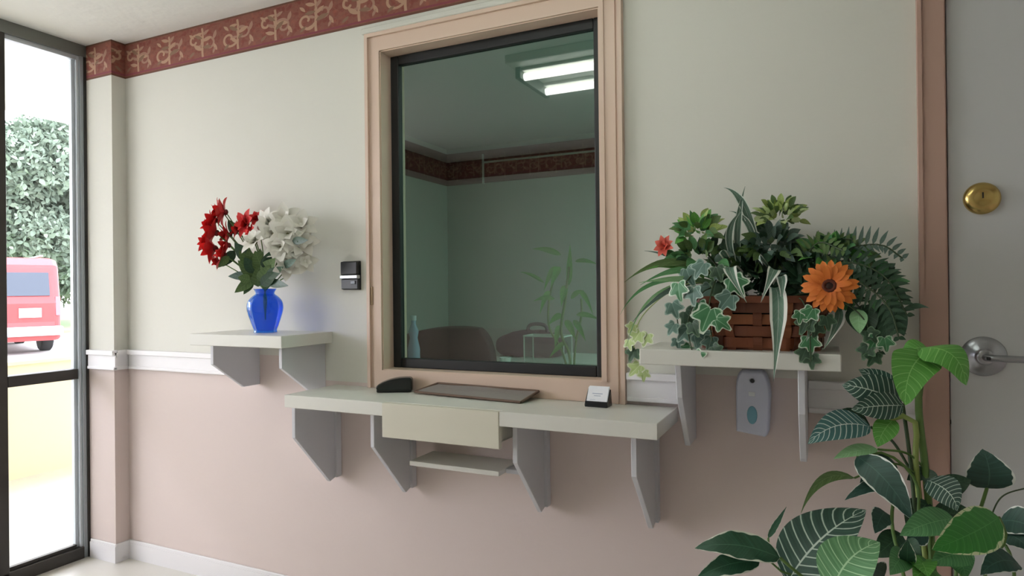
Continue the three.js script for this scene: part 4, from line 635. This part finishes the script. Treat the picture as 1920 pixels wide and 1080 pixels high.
{ // bamboo and the glass tank behind the service glass
  const t = thing('lucky_bamboo', 'leafy green bamboo stalks standing on office counter behind glass', 'plant');
  const S = std('#4f7a3f', 0.5), c = [-0.995, 0.917, -0.62]; c[1] = 0.887; const lf = lm(leafTex('#35903a', '#52ad4c', '#7cc268', { zebra: 40, mid: 2 }));
  obj('stem', tube([c, [-0.999, 0.983, -0.6], [-1.024, 1.064, -0.58], [-1.003, 1.212, -0.58], [-0.985, 1.347, -0.58]], 0.006, 30, 8), S, t);
  obj('stem', tube([[c[0] - 0.01, c[1], c[2]], [-1.045, 1.003, -0.62], [-1.094, 1.083, -0.62], [-1.093, 1.211, -0.62], [-1.054, 1.35, -0.62]], 0.005, 30, 8), S, t);
  obj('stem', tube([[c[0] + 0.01, c[1], c[2]], [-0.972, 1.028, -0.62], [-0.946, 1.142, -0.62], [-0.946, 1.211, -0.62]], 0.005, 30, 8), S, t);
  for (const [b, q, W, by] of [[[-0.986, 1.268, -0.58], [-0.979, 1.442, -0.58], 0.026, 0], [[-1.028, 1.399, -0.6], [-1.154, 1.428, -0.58], 0.026, 0.02], [[-1.046, 1.349, -0.6], [-1.093, 1.246, -0.56], 0.028, 0.04], [[-1.084, 1.246, -0.6], [-1.114, 1.144, -0.56], 0.024, 0.03], [[-1.109, 1.281, -0.6], [-1.214, 1.329, -0.58], 0.016, 0.02], [[-1.034, 1.349, -0.6], [-1.063, 1.258, -0.56], 0.03, 0.02], [[-1.003, 1.268, -0.58], [-1.011, 1.178, -0.55], 0.032, 0.02], [[-0.95, 1.245, -0.6], [-0.881, 1.144, -0.58], 0.022, 0.04], [[-0.965, 1.37, -0.6], [-0.855, 1.351, -0.58], 0.018, 0.02], [[-0.986, 1.211, -0.6], [-0.919, 1.245, -0.58], 0.022, 0.02], [[-1.06, 1.211, -0.6], [-1.143, 1.201, -0.56], 0.022, 0.02], [[-1.016, 1.143, -0.58], [-1.071, 1.099, -0.55], 0.028, 0.02], [[-1.004, 1.121, -0.58], [-0.946, 1.034, -0.55], 0.03, 0.02], [[-0.963, 1.143, -0.6], [-0.851, 1.122, -0.58], 0.022, 0.02], [[-1.037, 1.097, -0.6], [-1.046, 0.997, -0.56], 0.028, 0.03], [[-1.013, 1.028, -0.6], [-1.079, 0.959, -0.58], 0.022, 0.01], [[-0.975, 1.12, -0.6], [-0.911, 1.033, -0.57], 0.026, 0.02]]) leaf(t, lf, b, q, W, { shape: 'lance', bow: [0, by, 0], n: 10 });
  const k = thing('glass_tank', 'clear rectangular glass tank behind the lucky bamboo', 'tank', [-1.135, 0.885, -0.7]);
  const gm = phys({ color: '#e6f2ee', roughness: 0.02, transmission: 1, thickness: 0, ior: 1.45 }), ed = std('#b9cdc6', 0.3);
  for (const z of [-0.05, 0.05]) obj('glass_wall', new THREE.PlaneGeometry(0.19, 0.15), gm, k, [0, 0.08, z]);
  for (const x of [-0.095, 0.095]) obj('glass_wall', new THREE.PlaneGeometry(0.1, 0.15).rotateY(Math.PI / 2), gm, k, [x, 0.08, 0]);
  for (const x of [-0.095, 0.095]) for (const z of [-0.05, 0.05]) obj('corner_edge', rb(x - 0.0025, x + 0.0025, 0, 0.158, z - 0.0025, z + 0.0025, 0.001), ed, k);
  obj('rim', [rb(-0.099, 0.099, 0.155, 0.162, -0.054, -0.047, 0.002), rb(-0.099, 0.099, 0.155, 0.162, 0.047, 0.054, 0.002), rb(-0.099, -0.092, 0.155, 0.162, -0.047, 0.047, 0.002), rb(0.092, 0.099, 0.155, 0.162, -0.047, 0.047, 0.002)], ed, k);
  obj('base', rb(-0.099, 0.099, 0, 0.006, -0.054, 0.054, 0.002), ed, k);
}

// ------------------------------------------------------------------ outside the storefront
{
  const X = { conc: std('#c4c5bc', 0.85, { bumpMap: plaster, bumpScale: 0.004 }), wall: std('#ddd4b8', 0.85), soffit: std('#eeebe2', 0.85), lot: std('#a9a9a6', 0.9), grass: std('#7f9a6a', 0.95) };
  obj('walkway', bx(-5.0, GX - 0.06, -0.15, -0.005, -14, 9), X.conc, struct('pavement_walkway'));
  const lw = struct('wall_outside'); obj('wall_surface', bx(-5.18, -5.0, -0.15, 0.77, -14, 9), X.wall, lw); obj('wall_cap', rb(-5.21, -4.97, 0.77, 0.8, -14, 9, 0.008), X.wall, lw);
  const cp = struct('roof_canopy'); obj('soffit', bx(-5.3, GX - 0.06, 2.62, 2.8, -14, 9), X.soffit, cp); obj('fascia', rb(-5.34, -5.3, 2.58, 2.95, -14, 9, 0.006), X.soffit, cp);
  obj('roof_deck', bx(GX - 0.06, RX + 0.3, 2.6, 2.8, -2.9, BZ + 0.3), X.soffit, cp);
  const lot = struct('ground_parking'); obj('asphalt', bx(-60, -5.18, -0.2, 0.14, -50, 30), X.lot, lot);
  obj('lawn', bx(-46, -19.5, 0.14, 0.22, -50, 30), X.grass, lot);
  obj('wall_surface', bx(GX - 0.1, GX + 0.3, 0, 2.6, -2.9, -T), X.wall, struct('wall_exterior'));
}
{
  const paint = std('#93383b', 0.3, { metalness: 0.1 }), glass = std('#2f3947', 0.4), pale = std('#d6d8da', 0.4), rub = std('#1e1f21', 0.8), redl = std('#c8606a', 0.3);
  const t = thing('red_van', 'red van parked beyond low wall with white license plate', 'van');
  const prof = [[0, 0.34], [0, 0.98], [0.06, 1.2], [0.2, 1.7], [0.34, 1.8], [0.6, 1.83], [3.2, 1.83], [3.5, 1.74], [4.0, 1.14], [4.75, 0.98], [4.85, 0.8], [4.85, 0.34]];
  const s = new THREE.Shape(prof.map((p) => new THREE.Vector2(...p)));
  obj('body', new THREE.ExtrudeGeometry(s, { depth: 1.7, bevelEnabled: true, bevelSize: 0.08, bevelThickness: 0.12, bevelSegments: 5 }).translate(0.08, 0, -0.85), paint, t);
  // rear doors lean along the profile: local frame of the upper rear
  const lean = (y) => (y < 0.98 ? 0 : y < 1.2 ? 0.06 * (y - 0.98) / 0.22 : 0.06 + 0.14 * (y - 1.2) / 0.5);
  const panel = (z0, z1, y0, y1, off, th, mat, name, parent = t) => { const g = new RoundedBoxGeometry(th, 1, z1 - z0, 2, 0.004), p = g.attributes.position; for (let i = 0; i < p.count; i++) { const y = y0 + (p.getY(i) + 0.5) * (y1 - y0); p.setY(i, y); p.setX(i, p.getX(i) + lean(y) - off); } g.translate(0, 0, (z0 + z1) / 2); g.computeVertexNormals(); return obj(name, g, mat, parent); };
  for (const q of [-1, 1]) {
    const z0 = q < 0 ? -0.86 : 0.03, z1 = q < 0 ? -0.03 : 0.86;
    const d = panel(z0, z1, 0.5, 1.7, 0.005, 0.03, paint, 'rear_door'); panel(z0 + 0.07, z1 - 0.07, 1.14, 1.6, 0.022, 0.02, glass, 'window', d);
    panel(q < 0 ? -0.96 : 0.88, q < 0 ? -0.88 : 0.96, 0.75, 1.12, 0.0, 0.04, redl, 'tail_light');
    obj('side_window', rb(1.2, 3.3, 1.2, 1.6, q * 0.975 - 0.01, q * 0.975 + 0.01, 0.008), glass, t);
    for (const x of [0.95, 3.9]) { const w = obj('wheel', new THREE.LatheGeometry([[0.1, -0.1], [0.3, -0.11], [0.34, -0.08], [0.34, 0.08], [0.3, 0.11], [0.1, 0.1]].map((p) => new THREE.Vector2(...p)), 32).rotateX(Math.PI / 2), rub, t, [x, 0.34, q * 0.86]); obj('hubcap', new THREE.CylinderGeometry(0.19, 0.2, 0.03, 24).rotateX(Math.PI / 2), pale, w, [0, 0, q * 0.11]); }
  }
  panel(0.28, 0.64, 0.72, 0.9, 0.03, 0.014, pale, 'license_plate');
  obj('bumper', rb(-0.12, 0.16, 0.36, 0.54, -0.99, 0.99, 0.04), pale, t);
  obj('roof_rail', [rb(0.7, 3.0, 1.94, 1.97, -0.8, -0.76, 0.01), rb(0.7, 3.0, 1.94, 1.97, 0.76, 0.8, 0.01)], pale, t);
  t.scale.setScalar(0.95); t.position.set(-13.4, 0.14, -4.72); t.rotation.y = Math.PI - 0.34 + 0.0; 
}
{
  const bark = std('#6b6256', 0.95), fol = [['#58695a', '#788876'], ['#54655a', '#6f7f6c'], ['#616f5b', '#818c74']];
  const tree = (x, z, hgt, rad, label, k) => {
    const t = thing('tree', label, 'tree', [x, 0.2, z]);
    obj('trunk', [tube([[0, 0, 0], [0.1, hgt * 0.2, 0.05], [-0.05, hgt * 0.45, 0], [0.1, hgt * 0.8, 0]], 0.2, 16, 9), tube([[0, hgt * 0.25, 0], [0.6, hgt * 0.42, 0.3], [1.4, hgt * 0.6, 0.6]], 0.1, 10, 7), tube([[0, hgt * 0.3, 0], [-0.7, hgt * 0.48, -0.3], [-1.5, hgt * 0.62, -0.5]], 0.1, 10, 7), tube([[0, hgt * 0.15, 0], [0.4, hgt * 0.3, -0.5], [0.8, hgt * 0.5, -1.3]], 0.1, 10, 7)], bark, t);
    const N = 16000, g = mergeGeometries([0, 1, 2].map((i) => leafGeo([0, 0, 0], [0.17, 0.01, 0], 0.1, { face: [0, 1, 0.2], n: 3, m: 2 }).rotateY(i * 2.1).rotateX(i * 0.7)));
    const im = new THREE.InstancedMesh(g, std('#ffffff', 0.8, { side: THREE.DoubleSide }), N); im.name = 'foliage'; im.userData.kind = 'stuff'; im.castShadow = im.receiveShadow = true;
    const m = new THREE.Matrix4(), q = new THREE.Quaternion(), e = new THREE.Euler(), col = new THREE.Color(), c2 = new THREE.Color(fol[k][1]);
    const blobs = Array.from({ length: 22 }, () => { const a = rr(0, 6.28), r = rad * Math.sqrt(rnd()) * 0.8, y = rr(0.28, 0.9); return [Math.cos(a) * r * (1.15 - 0.6 * Math.abs(y - 0.5)), hgt * y, Math.sin(a) * r * (1.15 - 0.6 * Math.abs(y - 0.5)), rr(0.7, 1.35) * rad * 0.3]; });
    for (let i = 0; i < N; i++) { const b = blobs[i % blobs.length], a = rr(0, 6.28), u = rr(-1, 1), r = b[3] * Math.cbrt(rnd()), s = Math.sqrt(1 - u * u); e.set(rr(0, 6.28), rr(0, 6.28), rr(0, 6.28)); m.compose(new THREE.Vector3(b[0] + Math.cos(a) * s * r, b[1] + u * r * 0.85, b[2] + Math.sin(a) * s * r), q.setFromEuler(e), new THREE.Vector3().setScalar(rr(0.7, 1.5))); im.setMatrixAt(i, m); im.setColorAt(i, col.set(fol[k][0]).lerp(c2, rnd())); }
    t.add(im);
  };
  tree(-22.9, -10.3, 7.2, 3.0, 'large green tree with the highest crown behind red van', 0);
  tree(-23, -12.3, 5.2, 2.5, 'rounded green tree seen beside the window jamb', 1);
  tree(-29, -12.1, 5.8, 3.4, 'pale green tree farther back behind the red van', 2);
}

renderer.render(scene, camera);
